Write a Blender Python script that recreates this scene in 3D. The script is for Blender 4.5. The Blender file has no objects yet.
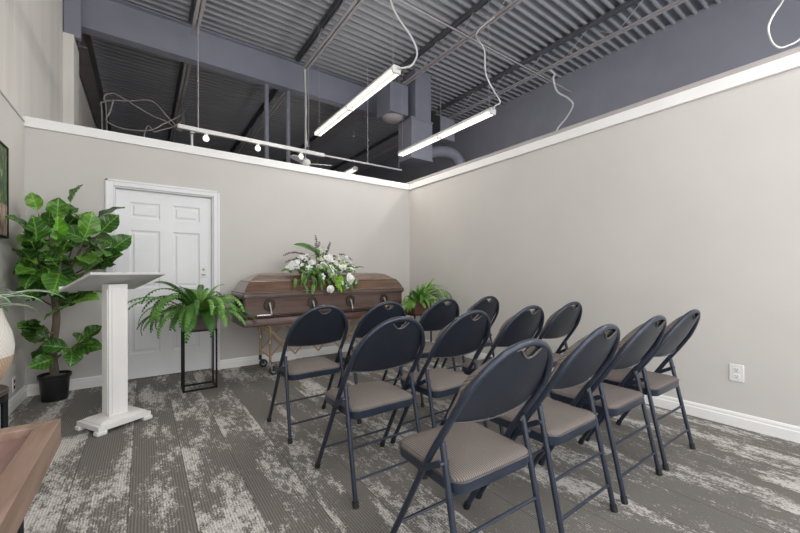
import bpy, bmesh, math, random
from mathutils import Vector, Matrix
S = bpy.context.scene
COL = S.collection
PI = math.pi
rnd = random.Random(7)

# ------------------------------------------------------------------ helpers
class MB:
    """collects shapes into one mesh"""
    def __init__(s): s.v, s.f, s.m = [], [], []
    def add(s, vs, fs, mat=0):
        n = len(s.v); s.v += [tuple(v) for v in vs]
        for f in fs: s.f.append(tuple(i + n for i in f)); s.m.append(mat)
        return s
    def box(s, x0, x1, y0, y1, z0, z1, mat=0):
        vs = [(x, y, z) for z in (z0, z1) for y in (y0, y1) for x in (x0, x1)]
        return s.add(vs, [(0, 2, 3, 1), (4, 5, 7, 6), (0, 1, 5, 4), (2, 6, 7, 3), (0, 4, 6, 2), (1, 3, 7, 5)], mat)
    def bar(s, p, q, w, h=None, mat=0):
        p, q = Vector(p), Vector(q); h = w if h is None else h
        d = (q - p).normalized(); up = Vector((0, 0, 1)) if abs(d.z) < .95 else Vector((0, 1, 0))
        a = d.cross(up).normalized() * w / 2; b = a.cross(d).normalized() * h / 2
        vs = [o + i * a + j * b for o in (p, q) for i, j in ((-1, -1), (1, -1), (1, 1), (-1, 1))]
        return s.add(vs, [(3, 2, 1, 0), (4, 5, 6, 7), (0, 1, 5, 4), (1, 2, 6, 5), (2, 3, 7, 6), (3, 0, 4, 7)], mat)
    def tube(s, path, r, n=8, closed=False, mat=0, caps=True):
        P = [Vector(p) for p in path]; N = len(P)
        rr = r if isinstance(r, (list, tuple)) else [r] * N
        vs = []; prev = None
        for i in range(N):
            if closed: t = (P[(i + 1) % N] - P[i - 1])
            else: t = P[min(i + 1, N - 1)] - P[max(i - 1, 0)]
            t = t.normalized()
            if prev is None:
                u = Vector((0, 0, 1)) if abs(t.z) < .9 else Vector((1, 0, 0))
                a = t.cross(u).normalized()
            else:
                a = (prev - t * prev.dot(t)).normalized()
            prev = a; b = t.cross(a)
            for k in range(n):
                an = 2 * PI * k / n
                vs.append(P[i] + (a * math.cos(an) + b * math.sin(an)) * rr[i])
        fs = []
        for i in range(N if closed else N - 1):
            j = (i + 1) % N
            for k in range(n):
                l = (k + 1) % n
                fs.append((i * n + k, i * n + l, j * n + l, j * n + k))
        if caps and not closed:
            fs.append(tuple(reversed(range(n)))); fs.append(tuple((N - 1) * n + k for k in range(n)))
        return s.add(vs, fs, mat)
    def lathe(s, prof, n=24, c=(0, 0, 0), mat=0):
        vs = []; fs = []
        for r, z in prof:
            for k in range(n):
                a = 2 * PI * k / n
                vs.append((c[0] + r * math.cos(a), c[1] + r * math.sin(a), c[2] + z))
        for i in range(len(prof) - 1):
            for k in range(n):
                l = (k + 1) % n
                fs.append((i * n + k, i * n + l, (i + 1) * n + l, (i + 1) * n + k))
        fs.append(tuple(reversed(range(n)))); b = (len(prof) - 1) * n
        fs.append(tuple(b + k for k in range(n)))
        return s.add(vs, fs, mat)
    def grid(s, fn, nu, nv, mat=0):
        vs = [fn(i / nu, j / nv) for j in range(nv + 1) for i in range(nu + 1)]
        w = nu + 1
        return s.add(vs, [(j * w + i, j * w + i + 1, (j + 1) * w + i + 1, (j + 1) * w + i) for j in range(nv) for i in range(nu)], mat)
    def loops(s, ls, mat=0, cap0=True, cap1=True):
        n = len(ls[0]); vs = [v for l in ls for v in l]; fs = []
        for i in range(len(ls) - 1):
            for k in range(n):
                q = (k + 1) % n
                fs.append((i * n + k, i * n + q, (i + 1) * n + q, (i + 1) * n + k))
        if cap0: fs.append(tuple(reversed(range(n))))
        if cap1: fs.append(tuple((len(ls) - 1) * n + k for k in range(n)))
        return s.add(vs, fs, mat)
    def ball(s, c, r, n=8, m=6, mat=0, sc=(1, 1, 1)):
        ls = []
        for i in range(1, m):
            a = PI * i / m
            ls.append([(c[0] + r * sc[0] * math.sin(a) * math.cos(2 * PI * k / n), c[1] + r * sc[1] * math.sin(a) * math.sin(2 * PI * k / n), c[2] - r * sc[2] * math.cos(a)) for k in range(n)])
        return s.loops(ls, mat)
    def mesh(s, name, mats, ang=38, loc=(0, 0, 0), smooth=True):
        me = bpy.data.meshes.new(name)
        me.from_pydata([(v[0] - loc[0], v[1] - loc[1], v[2] - loc[2]) for v in s.v], [], s.f)
        mats = mats if isinstance(mats, (list, tuple)) else [mats]
        for m in mats: me.materials.append(m)
        me.polygons.foreach_set('material_index', s.m)
        bm = bmesh.new(); bm.from_mesh(me); bmesh.ops.recalc_face_normals(bm, faces=bm.faces)
        if smooth:
            lim = math.radians(ang)
            for f in bm.faces: f.smooth = True
            for e in bm.edges:
                if len(e.link_faces) == 2 and e.calc_face_angle(0) > lim: e.smooth = False
        bm.to_mesh(me); bm.free(); me.update()
        return me
    def build(s, name, mats, parent=None, loc=(0, 0, 0), bevel=0, ang=38):
        o = bpy.data.objects.new(name, s.mesh(name, mats, ang, loc))
        COL.objects.link(o); o.location = loc
        if parent: o.parent = parent
        if bevel:
            b = o.modifiers.new('bevel', 'BEVEL'); b.width = bevel; b.segments = 2; b.limit_method = 'ANGLE'; b.angle_limit = math.radians(40)
        return o

def tag(o, label, cat, group=None, kind=None):
    o['label'] = label; o['category'] = cat
    if group: o['group'] = group
    if kind: o['kind'] = kind
    return o
def thing(name, label, cat, loc=(0, 0, 0), rz=0, group=None):
    o = bpy.data.objects.new(name, None); COL.objects.link(o)
    o.location = loc; o.rotation_euler = (0, 0, rz); o.empty_display_size = .1
    return tag(o, label, cat, group)
def struct(o, label=None):
    o['kind'] = 'structure'
    if label: o['label'] = label
    return o
def dup(o, parent=None):
    c = o.copy(); COL.objects.link(c)
    if parent: c.parent = parent
    for ch in list(o.children): dup(ch, c)
    return c
def inst(name, me, parent, M):
    o = bpy.data.objects.new(name, me); COL.objects.link(o); o.parent = parent
    o.matrix_local = M
    return o
def frame_mat(pos, ydir, up, sc=1):
    y = Vector(ydir).normalized(); x = y.cross(Vector(up))
    if x.length < 1e-4: x = y.cross(Vector((1, 0, 0)))
    x.normalize(); z = x.cross(y)
    M = Matrix((x, y, z)).transposed().to_4x4()
    sc = sc if isinstance(sc, (tuple, list)) else (sc, sc, sc)
    return Matrix.Translation(Vector(pos)) @ M @ Matrix.Diagonal((*sc, 1))
def smoothpath(pts, n=8):
    P = [Vector(p) for p in pts]; out = []
    for i in range(len(P) - 1):
        a, b, c, d = P[max(i - 1, 0)], P[i], P[i + 1], P[min(i + 2, len(P) - 1)]
        for k in range(n):
            t = k / n
            out.append(.5 * ((2 * b) + (c - a) * t + (2 * a - 5 * b + 4 * c - d) * t * t + (3 * b - a - 3 * c + d) * t ** 3))
    out.append(P[-1]); return out

# ------------------------------------------------------------------ materials
def mat(name, col, rough=.5, metal=0, coat=0, spec=.5, emit=None, estr=0):
    m = bpy.data.materials.new(name); m.use_nodes = True
    b = m.node_tree.nodes['Principled BSDF']
    b.inputs['Base Color'].default_value = (*col, 1); b.inputs['Roughness'].default_value = rough
    b.inputs['Metallic'].default_value = metal; b.inputs['Coat Weight'].default_value = coat
    b.inputs['Specular IOR Level'].default_value = spec
    if emit: b.inputs['Emission Color'].default_value = (*emit, 1); b.inputs['Emission Strength'].default_value = estr
    return m
class NT:
    def __init__(s, m): s.m = m; s.t = m.node_tree; s.b = s.t.nodes['Principled BSDF']
    def n(s, typ, **kw):
        o = s.t.nodes.new(typ)
        for k, v in kw.items(): setattr(o, k, v)
        return o
    def l(s, a, b): s.t.links.new(a, b)
    def coord(s, scale=(1, 1, 1), out='Object'):
        c = s.n('ShaderNodeTexCoord'); mp = s.n('ShaderNodeMapping'); mp.inputs['Scale'].default_value = scale
        s.l(c.outputs[out], mp.inputs['Vector']); return mp.outputs[0]
    def noise(s, vec, scale=1, det=4, rough=.55, dist=0):
        o = s.n('ShaderNodeTexNoise'); o.inputs['Scale'].default_value = scale; o.inputs['Detail'].default_value = det
        o.inputs['Roughness'].default_value = rough; o.inputs['Distortion'].default_value = dist
        s.l(vec, o.inputs['Vector']); return o.outputs['Fac']
    def ramp(s, fac, stops):
        o = s.n('ShaderNodeValToRGB'); e = o.color_ramp.elements
        while len(e) < len(stops): e.new(.5)
        for i, (p, c) in enumerate(stops): e[i].position = p; e[i].color = (*c, 1)
        s.l(fac, o.inputs[0]); return o.outputs[0]
    def math(s, op, a, b=None, c=None, clamp=False):
        o = s.n('ShaderNodeMath', operation=op); o.use_clamp = clamp
        for i, x in enumerate((a, b, c)):
            if x is None: continue
            if isinstance(x, (int, float)): o.inputs[i].default_value = x
            else: s.l(x, o.inputs[i])
        return o.outputs[0]
    def mix(s, fac, a, b, typ='MIX'):
        o = s.n('ShaderNodeMix', data_type='RGBA', blend_type=typ)
        for sock, x in ((o.inputs['Factor'], fac), (o.inputs[6], a), (o.inputs[7], b)):
            if isinstance(x, (int, float)): sock.default_value = x
            elif isinstance(x, tuple): sock.default_value = (*x, 1)
            else: s.l(x, sock)
        return o.outputs[2]
    def base(s, c): s.l(c, s.b.inputs['Base Color'])
    def bump(s, h, strength=.3, dist=.01):
        o = s.n('ShaderNodeBump'); o.inputs['Strength'].default_value = strength; o.inputs['Distance'].default_value = dist
        s.l(h, o.inputs['Height']); s.l(o.outputs[0], s.b.inputs['Normal'])
def noisy(name, a, b, rough=.5, scale=(8, 8, 8), det=4, bump=0, lo=.35, hi=.65, **kw):
    m = mat(name, a, rough, **kw); t = NT(m); f = t.noise(t.coord(scale), 1, det)
    t.base(t.ramp(f, [(lo, a), (hi, b)]))
    if bump: t.bump(f, bump, .004)
    return m

WALL = noisy('painted_wall', (.60, .575, .545), (.625, .60, .57), .75, (1.5, 1.5, 1.5), 3)
CONC = mat('concrete_panel', (.6, .56, .5), .85); t = NT(CONC)
t.base(t.ramp(t.noise(t.coord((5, 5, .35)), 1, 6, .6), [(.3, (.70, .67, .62)), (.7, (.80, .77, .73))]))
TRIM = noisy('white_trim', (.86, .85, .835), (.89, .88, .865), .45, (4, 4, 4))
LEDGE = noisy('grey_top_plate', (.40, .375, .36), (.45, .42, .41), .7, (3, 3, 3))
DOORM = noisy('white_door_paint', (.82, .82, .835), (.85, .85, .865), .4, (3, 3, 3))
BLUEW = noisy('blue_grey_wall', (.27, .272, .325), (.295, .297, .35), .6, (2, 2, 2))
DARKW = noisy('dark_back_wall', (.09, .09, .105), (.11, .11, .125), .7, (2, 2, 2))
DECK = noisy('deck_paint', (.33, .335, .365), (.38, .385, .415), .5, (.6, 6, 6))
STEEL = noisy('girder_paint', (.235, .24, .295), (.255, .26, .315), .5, (2, 2, 2))
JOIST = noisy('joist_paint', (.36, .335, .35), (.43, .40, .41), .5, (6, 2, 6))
JOISTD = noisy('joist_dark', (.10, .102, .12), (.13, .132, .15), .5, (6, 2, 6))  # darker tone for the top chords
DUCTM = noisy('duct_paint', (.20, .205, .25), (.235, .24, .285), .45, (3, 3, 3))
BLACKIN = mat('black_inside', (.012, .012, .013), .8)
NAVY = noisy('navy_metal', (.017, .024, .040), (.022, .030, .049), .32, (30, 30, 30))
NAVYV = noisy('navy_vinyl', (.0115, .0155, .0250), (.0145, .0195, .0310), .42, (60, 60, 60), bump=.05)
RUBBER = noisy('black_rubber', (.012, .012, .014), (.02, .02, .022), .7, (20, 20, 20))
BRIGHT = noisy('bright_edge_trim', (.085, .085, .09), (.12, .118, .118), .6, (20, 20, 20), spec=.25)
FAB = mat('brown_grey_fabric', (.16, .13, .115), .9, spec=.2); t = NT(FAB)
v = t.coord((1, 1, 1)); sx = t.n('ShaderNodeSeparateXYZ'); t.l(v, sx.inputs[0])
st = t.math('MULTIPLY_ADD', t.math('SINE', t.math('MULTIPLY', sx.outputs[0], 2 * PI / .0085)), .5, .5)
nz = t.noise(t.coord((260, 260, 260)), 1, 2)
f = t.math('ADD', t.math('MULTIPLY', st, .55), t.math('MULTIPLY', nz, .45))
t.base(t.ramp(f, [(.2, (.105, .088, .081)), (.8, (.235, .203, .187))])); t.bump(f, .25, .002)
WHITE = noisy('white_enamel', (.78, .77, .75), (.82, .81, .79), .4, (5, 5, 5))
CORDM = noisy('white_cord', (.62, .61, .60), (.68, .67, .66), .5, (5, 5, 5))
GREYC = noisy('grey_cable', (.25, .23, .22), (.33, .31, .30), .4, (9, 9, 9))
WIRE = noisy('hanger_wire', (.3, .28, .29), (.38, .36, .36), .4, (9, 9, 9))
TUBE = mat('lit_tube', (1, 1, 1), .4, emit=(1, .96, .88), estr=2.0)
BULB = mat('lit_bulb', (1, 1, 1), .4, emit=(1, .95, .85), estr=1.3)
LECT = noisy('lectern_paint', (.83, .815, .79), (.88, .865, .84), .5, (7, 7, 2))
ARMM = noisy('worn_silver', (.36, .33, .31), (.48, .45, .43), .35, (20, 20, 20), metal=.5)
GOLD = noisy('gold_metal', (.48, .33, .19), (.58, .42, .26), .32, (9, 9, 9), metal=.85)
SILV = noisy('silver_metal', (.6, .59, .58), (.72, .71, .7), .25, (9, 9, 9), metal=.9)
DARKM = noisy('aged_dark_metal', (.045, .032, .027), (.075, .055, .045), .4, (20, 20, 20), metal=.3)
BLACKM = noisy('black_metal', (.008, .008, .009), (.013, .013, .014), .6, (9, 9, 9), spec=.2)
SOIL = noisy('grey_soil', (.10, .09, .08), (.2, .18, .16), .9, (60, 60, 60), bump=.5)
POTM = noisy('black_plastic', (.010, .010, .011), (.016, .016, .018), .4, (9, 9, 9))
def wood(name, a, b, c, sc, rough, coat=0):
    m = mat(name, a, rough, coat=coat); t = NT(m)
    f = t.noise(t.coord(sc), 1, 6, .6, .6)
    t.base(t.ramp(f, [(.25, a), (.5, b), (.75, c)])); t.bump(f, .06, .003)
    m.node_tree.nodes['Principled BSDF'].inputs['Coat Roughness'].default_value = .12
    return m
CASK = wood('casket_wood', (.085, .054, .046), (.14, .092, .079), (.20, .135, .118), (1.6, 16, 16), .32, .6)  # greyer than the lid: the front's reflection is in the colour
CASKT = wood('casket_lid_wood', (.085, .046, .030), (.14, .078, .050), (.21, .12, .080), (1.6, 16, 16), .25, .8)
CASKL = wood('casket_base_wood', (.055, .021, .016), (.082, .034, .025), (.11, .048, .035), (1.6, 16, 16), .42, .15)
BOXW = wood('planter_wood', (.075, .055, .050), (.115, .088, .080), (.16, .125, .115), (6, 30, 30), .6)
BOXR = wood('planter_brown_wood', (.07, .03, .02), (.11, .05, .032), (.15, .075, .05), (6, 30, 30), .55)
TABW = wood('table_rim_wood', (.17, .105, .075), (.25, .165, .125), (.34, .24, .19), (26, 2.2, 26), .5)
TABP = wood('table_panel_wood', (.17, .095, .08), (.235, .14, .12), (.30, .19, .165), (22, 2.0, 22), .45)
STOOLW = wood('stool_top_wood', (.05, .038, .032), (.08, .06, .05), (.11, .085, .07), (14, 3, 14), .5)
TRUNK = noisy('trunk_bark', (.10, .075, .055), (.20, .155, .12), .85, (30, 30, 7), 5, bump=.5)
BLUE_REFL = noisy('painted_blue_reflection', (.45, .56, .72), (.52, .63, .78), .3, (3, 3, 3))  # pale blue reflection on the dark stool drum, painted as its colour

# carpet: ribbed planks with pale worn-looking patches
CARP = mat('carpet_planks', (.1, .1, .1), .95, spec=.15); t = NT(CARP)
co = t.n('ShaderNodeTexCoord'); sp = t.n('ShaderNodeSeparateXYZ'); t.l(co.outputs['Object'], sp.inputs[0])
X, Y = sp.outputs[0], sp.outputs[1]
pid = t.math('FLOOR', t.math('DIVIDE', t.math('ADD', X, 20.05), .25))
wn = t.n('ShaderNodeTexWhiteNoise', noise_dimensions='1D'); t.l(pid, wn.inputs['W'])
yo = t.math('MULTIPLY_ADD', wn.outputs['Value'], 7.0, Y)
seg = t.math('FLOOR', yo)
cell = t.math('MULTIPLY_ADD', pid, 17.3, t.math('MULTIPLY', seg, 5.71))
wn2 = t.n('ShaderNodeTexWhiteNoise', noise_dimensions='1D'); t.l(cell, wn2.inputs['W'])
cv = t.n('ShaderNodeCombineXYZ'); t.l(X, cv.inputs[0]); t.l(yo, cv.inputs[1]); t.l(t.math('MULTIPLY', wn.outputs['Value'], 2.5), cv.inputs[2])
def nn(sc, det, rough, dist=0):
    mp = t.n('ShaderNodeMapping'); mp.inputs['Scale'].default_value = sc; t.l(cv.outputs[0], mp.inputs['Vector'])
    return t.noise(mp.outputs[0], 1, det, rough, dist)
big = nn((5.5, 1.5, 1), 3, .5)
mid = nn((40, 16, 3), 4, .75)
fine = nn((190, 90, 5), 2, .6)
m1 = t.math('ADD', t.math('MULTIPLY', big, 1.0), t.math('MULTIPLY', mid, .75))
m1 = t.math('ADD', m1, t.math('MULTIPLY', fine, .42))
m1 = t.math('ADD', m1, t.math('MULTIPLY', t.math('SUBTRACT', wn2.outputs['Value'], .5), .10))
mask = t.ramp(t.math('MULTIPLY_ADD', m1, 8.0, -8.85, clamp=True), [(.0, (0, 0, 0)), (1., (1, 1, 1))]); CARP_MASK = mask.node
rib = t.math('MULTIPLY_ADD', t.math('SINE', t.math('MULTIPLY', X, 2 * PI / .0125)), .5, .5)
dark = t.mix(t.math('MULTIPLY_ADD', rib, .6, t.math('MULTIPLY', fine, .4)), (.112, .104, .094), (.262, .246, .225))
light = t.mix(t.math('MULTIPLY_ADD', fine, .75, t.math('MULTIPLY', rib, .25)), (.25, .235, .217), (.92, .885, .84))
cb = t.mix(mask, dark, light)
fr = t.math('FRACT', t.math('DIVIDE', t.math('ADD', X, 20.05), .25))
seam = t.math('LESS_THAN', t.math('MINIMUM', fr, t.math('SUBTRACT', 1, fr)), .008)
t.base(t.mix(t.math('MULTIPLY', seam, .5), cb, (.03, .028, .026)))
t.bump(t.math('ADD', rib, fine), .35, .004)

def leafmat(name, dk, md, lt, rough=.38, vein=True, freq=26):
    m = mat(name, md, rough, spec=.5); t = NT(m)
    v = t.coord(); s_ = t.n('ShaderNodeSeparateXYZ'); t.l(v, s_.inputs[0])
    ax = t.math('ABSOLUTE', s_.outputs[0])
    oi = t.n('ShaderNodeObjectInfo')
    nz = t.noise(v, 14, 3)
    c = t.ramp(t.math('ADD', t.math('MULTIPLY', nz, .5), t.math('MULTIPLY', oi.outputs['Random'], .5)), [(.2, dk), (.55, md), (.85, lt)])
    if vein:
        w = t.math('SUBTRACT', s_.outputs[1], t.math('MULTIPLY', ax, .75))
        side = t.math('GREATER_THAN', t.math('SINE', t.math('MULTIPLY', w, 2 * PI * freq)), .965)
        mid = t.math('LESS_THAN', ax, .0035)
        vv = t.math('MULTIPLY', t.math('MAXIMUM', side, mid), .38)
        c = t.mix(vv, c, tuple(min(1, x * 1.9 + .02) for x in lt))
    t.base(c)
    b = t.b
    b.inputs['Subsurface Weight'].default_value = 0
    return m
FIG = leafmat('fig_leaf_green', (.012, .044, .009), (.048, .145, .019), (.22, .46, .055), .36)
FERN = leafmat('fern_green', (.028, .10, .016), (.10, .26, .038), (.28, .52, .09), .45, False)
FERN2 = leafmat('bright_fern_green', (.05, .15, .02), (.12, .30, .04), (.27, .50, .08), .45, False)
GREENA = leafmat('spray_green', (.034, .09, .02), (.085, .20, .04), (.20, .35, .08), .45, False)
LIME = leafmat('lime_green', (.12, .28, .02), (.22, .42, .04), (.34, .55, .08), .5, False)
PETAL = noisy('white_petal', (.88, .88, .85), (.92, .92, .89), .6, (20, 20, 20))
CREAM = noisy('cream_petal', (.66, .70, .52), (.78, .80, .64), .6, (20, 20, 20))
PURP = noisy('purple_spike', (.10, .075, .10), (.20, .16, .19), .7, (40, 40, 40))
VAR = mat('striped_leaf', (.1, .3, .08), .45); t = NT(VAR)
v = t.coord(); s_ = t.n('ShaderNodeSeparateXYZ'); t.l(v, s_.inputs[0])
ax = t.math('ABSOLUTE', s_.outputs[0])
t.base(t.ramp(t.math('MULTIPLY', ax, 62), [(.15, (.16, .38, .15)), (.40, (.08, .26, .09)), (.58, (.62, .70, .58)), (.9, (.72, .78, .68))]))
# ------------------------------------------------------------------ setting
LX = -4.372; CZ = 2.452; UX = -4.45; RX = 4.15; BY = 9.5; FY = -7.0; DZ = 5.5
struct(MB().box(UX - .2, RX + .2, FY - .2, BY + .2, -.12, 0).build('floor', CARP), 'dark grey ribbed carpet planks with pale worn patches')
# partitions of the room
DX0, DX1, DT = -3.735, -2.838, 2.0
w = MB()
w.box(LX, DX0, 0, .12, 0, CZ); w.box(DX1, .12, 0, .12, 0, CZ); w.box(DX0, DX1, 0, .12, DT, CZ)
struct(w.build('wall_back', WALL), 'pale beige partition behind the casket with a white door')
struct(MB().box(0, .12, FY, 0, 0, CZ).build('wall_right', WALL), 'long pale beige partition right of the chairs')
WY0, WY1, WZ1 = -6.9, -4.7, 3.4
w = MB(); w.box(UX, LX, WY1, 0, 0, CZ + .03); w.box(UX, LX, FY, WY0, 0, CZ + .03); w.box(UX, LX, WY0, WY1, 0, .15)
struct(w.build('wall_left', WALL), 'pale wall on the left behind the fig tree')
w = MB(); w.box(UX - .2, UX, WY1, BY, 0, DZ); w.box(UX - .2, UX, FY, WY0, 0, DZ); w.box(UX - .2, UX, WY0, WY1, 0, .15); w.box(UX - .2, UX, WY0, WY1, WZ1, DZ)
struct(w.build('wall_left_upper', CONC), 'tall concrete panel wall rising above the left wall')
struct(MB().box(RX, RX + .2, FY, BY, 0, DZ + .1).build('wall_right_upper', BLUEW), 'blue grey wall seen above the right partition')
struct(MB().box(UX, RX, BY, BY + .2, 0, DZ + .1).build('wall_far', DARKW), 'dark wall far behind the back partition')
# cap boards
c = MB(); c.box(LX - .01, -.02, -.022, .14, CZ, CZ + .092); struct(c.build('trim_1', TRIM, bevel=.004), 'white cap board along the top of the back wall')
c = MB(); c.box(-.022, .14, FY, .14, CZ, CZ + .092); struct(c.build('trim_2', TRIM, bevel=.004), 'white cap board along the top of the right wall')
c = MB(); c.box(.03, .13, FY, .13, CZ + .092, CZ + .150); struct(c.build('trim_3', LEDGE), 'grey top plate behind the cap board of the right wall')
c = MB(); c.box(UX, LX + .006, WY1, -.022, CZ + .03, CZ + .045); struct(c.build('shadow_strip', LEDGE), 'thin grey strip for the shadow line along the left wall top')  # strip stands in for the shadow gap atop the left wall
def baseb(b, p, q, nx, ny):
    # moulded board from p to q standing out along (nx, ny)
    prof = [(0, 0), (.016, 0), (.016, .068), (.011, .074), (.011, .09), (.006, .102), (0, .104)]
    b.loops([[(e[0] + nx * d, e[1] + ny * d, z) for d, z in prof] for e in (p, q)])
b = MB(); baseb(b, (LX + .016, 0), (DX0 - .06, 0), 0, -1); baseb(b, (DX1 + .06, 0), (-.016, 0), 0, -1)
struct(b.build('baseboard_back', TRIM, ang=20))
b = MB(); baseb(b, (0, FY), (0, 0), -1, 0); struct(b.build('baseboard_right', TRIM, ang=20))
b = MB(); baseb(b, (LX, WY1), (LX, 0), 1, 0); struct(b.build('baseboard_left', TRIM, ang=20))
# pilaster and steel at the left wall
p = MB(); p.box(UX, UX + .13, 2.42, 2.95, 0, 4.62); struct(p.build('trim_5', CONC, bevel=.01), 'concrete pier on the left wall under the girder')
# storefront behind the camera: daylight comes through it
f = MB(); wx = [-4.25, -2.2, -.15, 1.95, 4.0]
f.box(UX, RX, FY - .2, FY, 0, .12); f.box(UX, RX, FY - .2, FY, 5.0, DZ + .1)
f.box(UX, wx[0], FY - .2, FY, .12, 5.0); f.box(wx[-1], RX, FY - .2, FY, .12, 5.0)
struct(f.build('wall_front', WALL), 'storefront wall behind the camera')
GLASS = bpy.data.materials.new('clear_glass'); GLASS.use_nodes = True
gt = GLASS.node_tree; gt.nodes.remove(gt.nodes['Principled BSDF'])
tr = gt.nodes.new('ShaderNodeBsdfTransparent'); gl = gt.nodes.new('ShaderNodeBsdfGlossy'); mx = gt.nodes.new('ShaderNodeMixShader')
gl.inputs['Roughness'].default_value = .02; mx.inputs[0].default_value = .06
gt.links.new(tr.outputs[0], mx.inputs[1]); gt.links.new(gl.outputs[0], mx.inputs[2]); gt.links.new(mx.outputs[0], gt.nodes['Material Output'].inputs[0])
for i in range(4):
    a, e = wx[i], wx[i + 1]; m = MB()
    for x0, x1 in ((a, a + .04), (e - .04, e)): m.box(x0, x1, FY - .15, FY - .05, .12, 5.0)
    for z in (.12, 2.6, 4.96): m.box(a, e, FY - .15, FY - .05, z, z + .04)
    o = struct(m.build('window_%d' % (i + 1), BLACKM), 'tall storefront window behind the camera')
    MB().box(a + .04, e - .04, FY - .105, FY - .095, .16, 4.96).build('glass', GLASS, o)
for i in range(2):  # side windows added out of view to brighten the right wall
    a = WY0 + i * (WY1 - WY0) / 2; e = a + (WY1 - WY0) / 2; m = MB()
    for y0 in (a, e - .04): m.box(UX - .15, UX - .05, y0, y0 + .04, .15, WZ1)
    for z in (.15, 2.6, WZ1 - .04): m.box(UX - .15, UX - .05, a, e, z, z + .04)
    o = struct(m.build('window_%d' % (i + 5), BLACKM), 'added unseen side window in the left wall beside the camera')
    MB().box(UX - .105, UX - .095, a + .04, e - .04, .19, WZ1 - .04).build('glass', GLASS, o)
# roof deck: trapezoid ribs running across
d = MB(); y = FY; k = 0; pit = .152
prof = []
while y < BY:
    prof += [(y, 0), (y + .045, 0), (y + .062, .040), (y + .135, .040)]
    y += pit
vs = []; fs = []
for yy, zz in prof: vs += [(UX, yy, DZ + zz), (RX, yy, DZ + zz)]
for i in range(len(prof) - 1): fs.append((2 * i, 2 * i + 1, 2 * i + 3, 2 * i + 2))
d.add(vs, fs); dk = d.build('ceiling', DECK, ang=10); struct(dk, 'corrugated blue grey steel roof deck')
so = dk.modifiers.new('t', 'SOLIDIFY'); so.thickness = .12; so.offset = 1

# ------------------------------------------------------------------ door
dr = MB(); fy = .052
dr.box(DX0 + .012, DX1 - .012, fy + .012, fy + .04, .012, DT - .012)
cols = [(-3.612, -3.345), (-3.232, -2.966)]; rows = [(.27, .82), (.96, 1.572), (1.695, 1.865)]
xs = [DX0 + .012, cols[0][0], cols[0][1], cols[1][0], cols[1][1], DX1 - .012]
for x0, x1 in ((xs[0], xs[1]), (xs[2], xs[3]), (xs[4], xs[5])): dr.box(x0, x1, fy, fy + .012, .012, DT - .012)
zz = [.012, .27, .82, .96, 1.572, 1.695, 1.865, DT - .012]
for x0, x1 in cols:
    for i in range(0, 8, 2): dr.box(x0, x1, fy, fy + .012, zz[i], zz[i + 1])
    for z0, z1 in rows:
        def ring(g, yy): return [(x0 + g, yy, z0 + g), (x1 - g, yy, z0 + g), (x1 - g, yy, z1 - g), (x0 + g, yy, z1 - g)]
        dr.loops([ring(.0, fy + .002), ring(.014, fy + .0115), ring(.03, fy + .0115), ring(.045, fy + .003)], cap0=False)
door = struct(dr.build('door_1', DOORM, ang=25, loc=((DX0 + DX1) / 2, fy, 0)), 'closed white six-panel door left of the casket')
def rel(o): return o.location
lp = MB(); L0 = Vector(door.location)
lp.box(-2.972 - L0.x, -2.892 - L0.x, -.010, 0, 1.07, 1.205)
plate = lp.build('lock_plate', WHITE, door, bevel=.004)
k = MB(); GREYP = noisy('grey_print', (.33, .34, .36), (.4, .41, .43), .5, (9, 9, 9))
cx = -2.932 - L0.x
k.loops([[(cx + r * math.cos(a), yy, 1.160 + 1.0 * r * math.sin(a)) for a, r in [(i * PI / 8, (.021 if i % 4 == 0 else .0115)) for i in range(16)]] for yy in (-.012, -.0095)])
k.loops([[(cx + .022 * math.cos(a), yy, 1.108 + .02 * math.sin(a)) for a in [PI + i * PI / 8 for i in range(9)]] for yy in (-.012, -.0095)])
k.build('lock_marking', GREYP, plate)
h = MB()
for zc in (.25, 1.0, 1.75): h.box(DX0 - L0.x + .001, DX0 - L0.x + .014, -.006, 0, zc - .045, zc + .045)
h.build('hinges', TRIM, door)
c = MB()
def casing(x0, x1, z0, z1, y0=-.018, y1=0): c.box(x0, x1, y0, y1, z0, z1)
casing(DX0 - .062, DX0 - .004, 0, DT + .062); casing(DX1 + .004, DX1 + .062, 0, DT + .062); casing(DX0 - .004, DX1 + .004, DT + .004, DT + .062)
for x0, x1 in ((DX0 - .066, DX0 - .045), (DX1 + .045, DX1 + .066)): casing(x0, x1, 0, DT + .066, -.026, -.018)
casing(DX0 - .066, DX1 + .066, DT + .045, DT + .066, -.026, -.018)
c.box(DX0 - .004, DX0 + .010, 0, .12, 0, DT); c.box(DX1 - .010, DX1 + .004, 0, .12, 0, DT); c.box(DX0, DX1, 0, .12, DT - .010, DT + .004)
struct(c.build('trim_6', DOORM, bevel=.003), 'white moulded casing around the door')

# ------------------------------------------------------------------ steel above
g = MB(); GY = 2.6
g.box(UX + .02, 1.85, GY + .07, GY + .085, 4.90, 5.47)
g.box(UX + .02, 1.85, GY - .02, GY + .18, 4.86, 4.885); g.box(UX + .02, 1.85, GY - .02, GY + .18, 5.45, 5.472)
tag(g.build('steel_girder', STEEL, loc=(-1.3, GY + .08, 4.86), bevel=.003), 'deep blue grey steel girder crossing the room below the roof deck', 'beam')
e = MB(); e.box(UX + .02, UX + .22, 3.0, 9.3, 4.74, 4.765); e.box(UX + .11, UX + .125, 3.0, 9.3, 4.765, 5.2)
e.box(UX + .02, UX + .22, 3.0, 9.3, 5.2, 5.225)
tag(e.build('edge_beam', noisy('brown_grey_steel', (.13, .115, .12), (.16, .145, .15), .55, (3, 3, 3)), loc=(UX + .12, 6, 4.74)), 'brown grey steel beam along the concrete wall behind the girder', 'beam')
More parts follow.
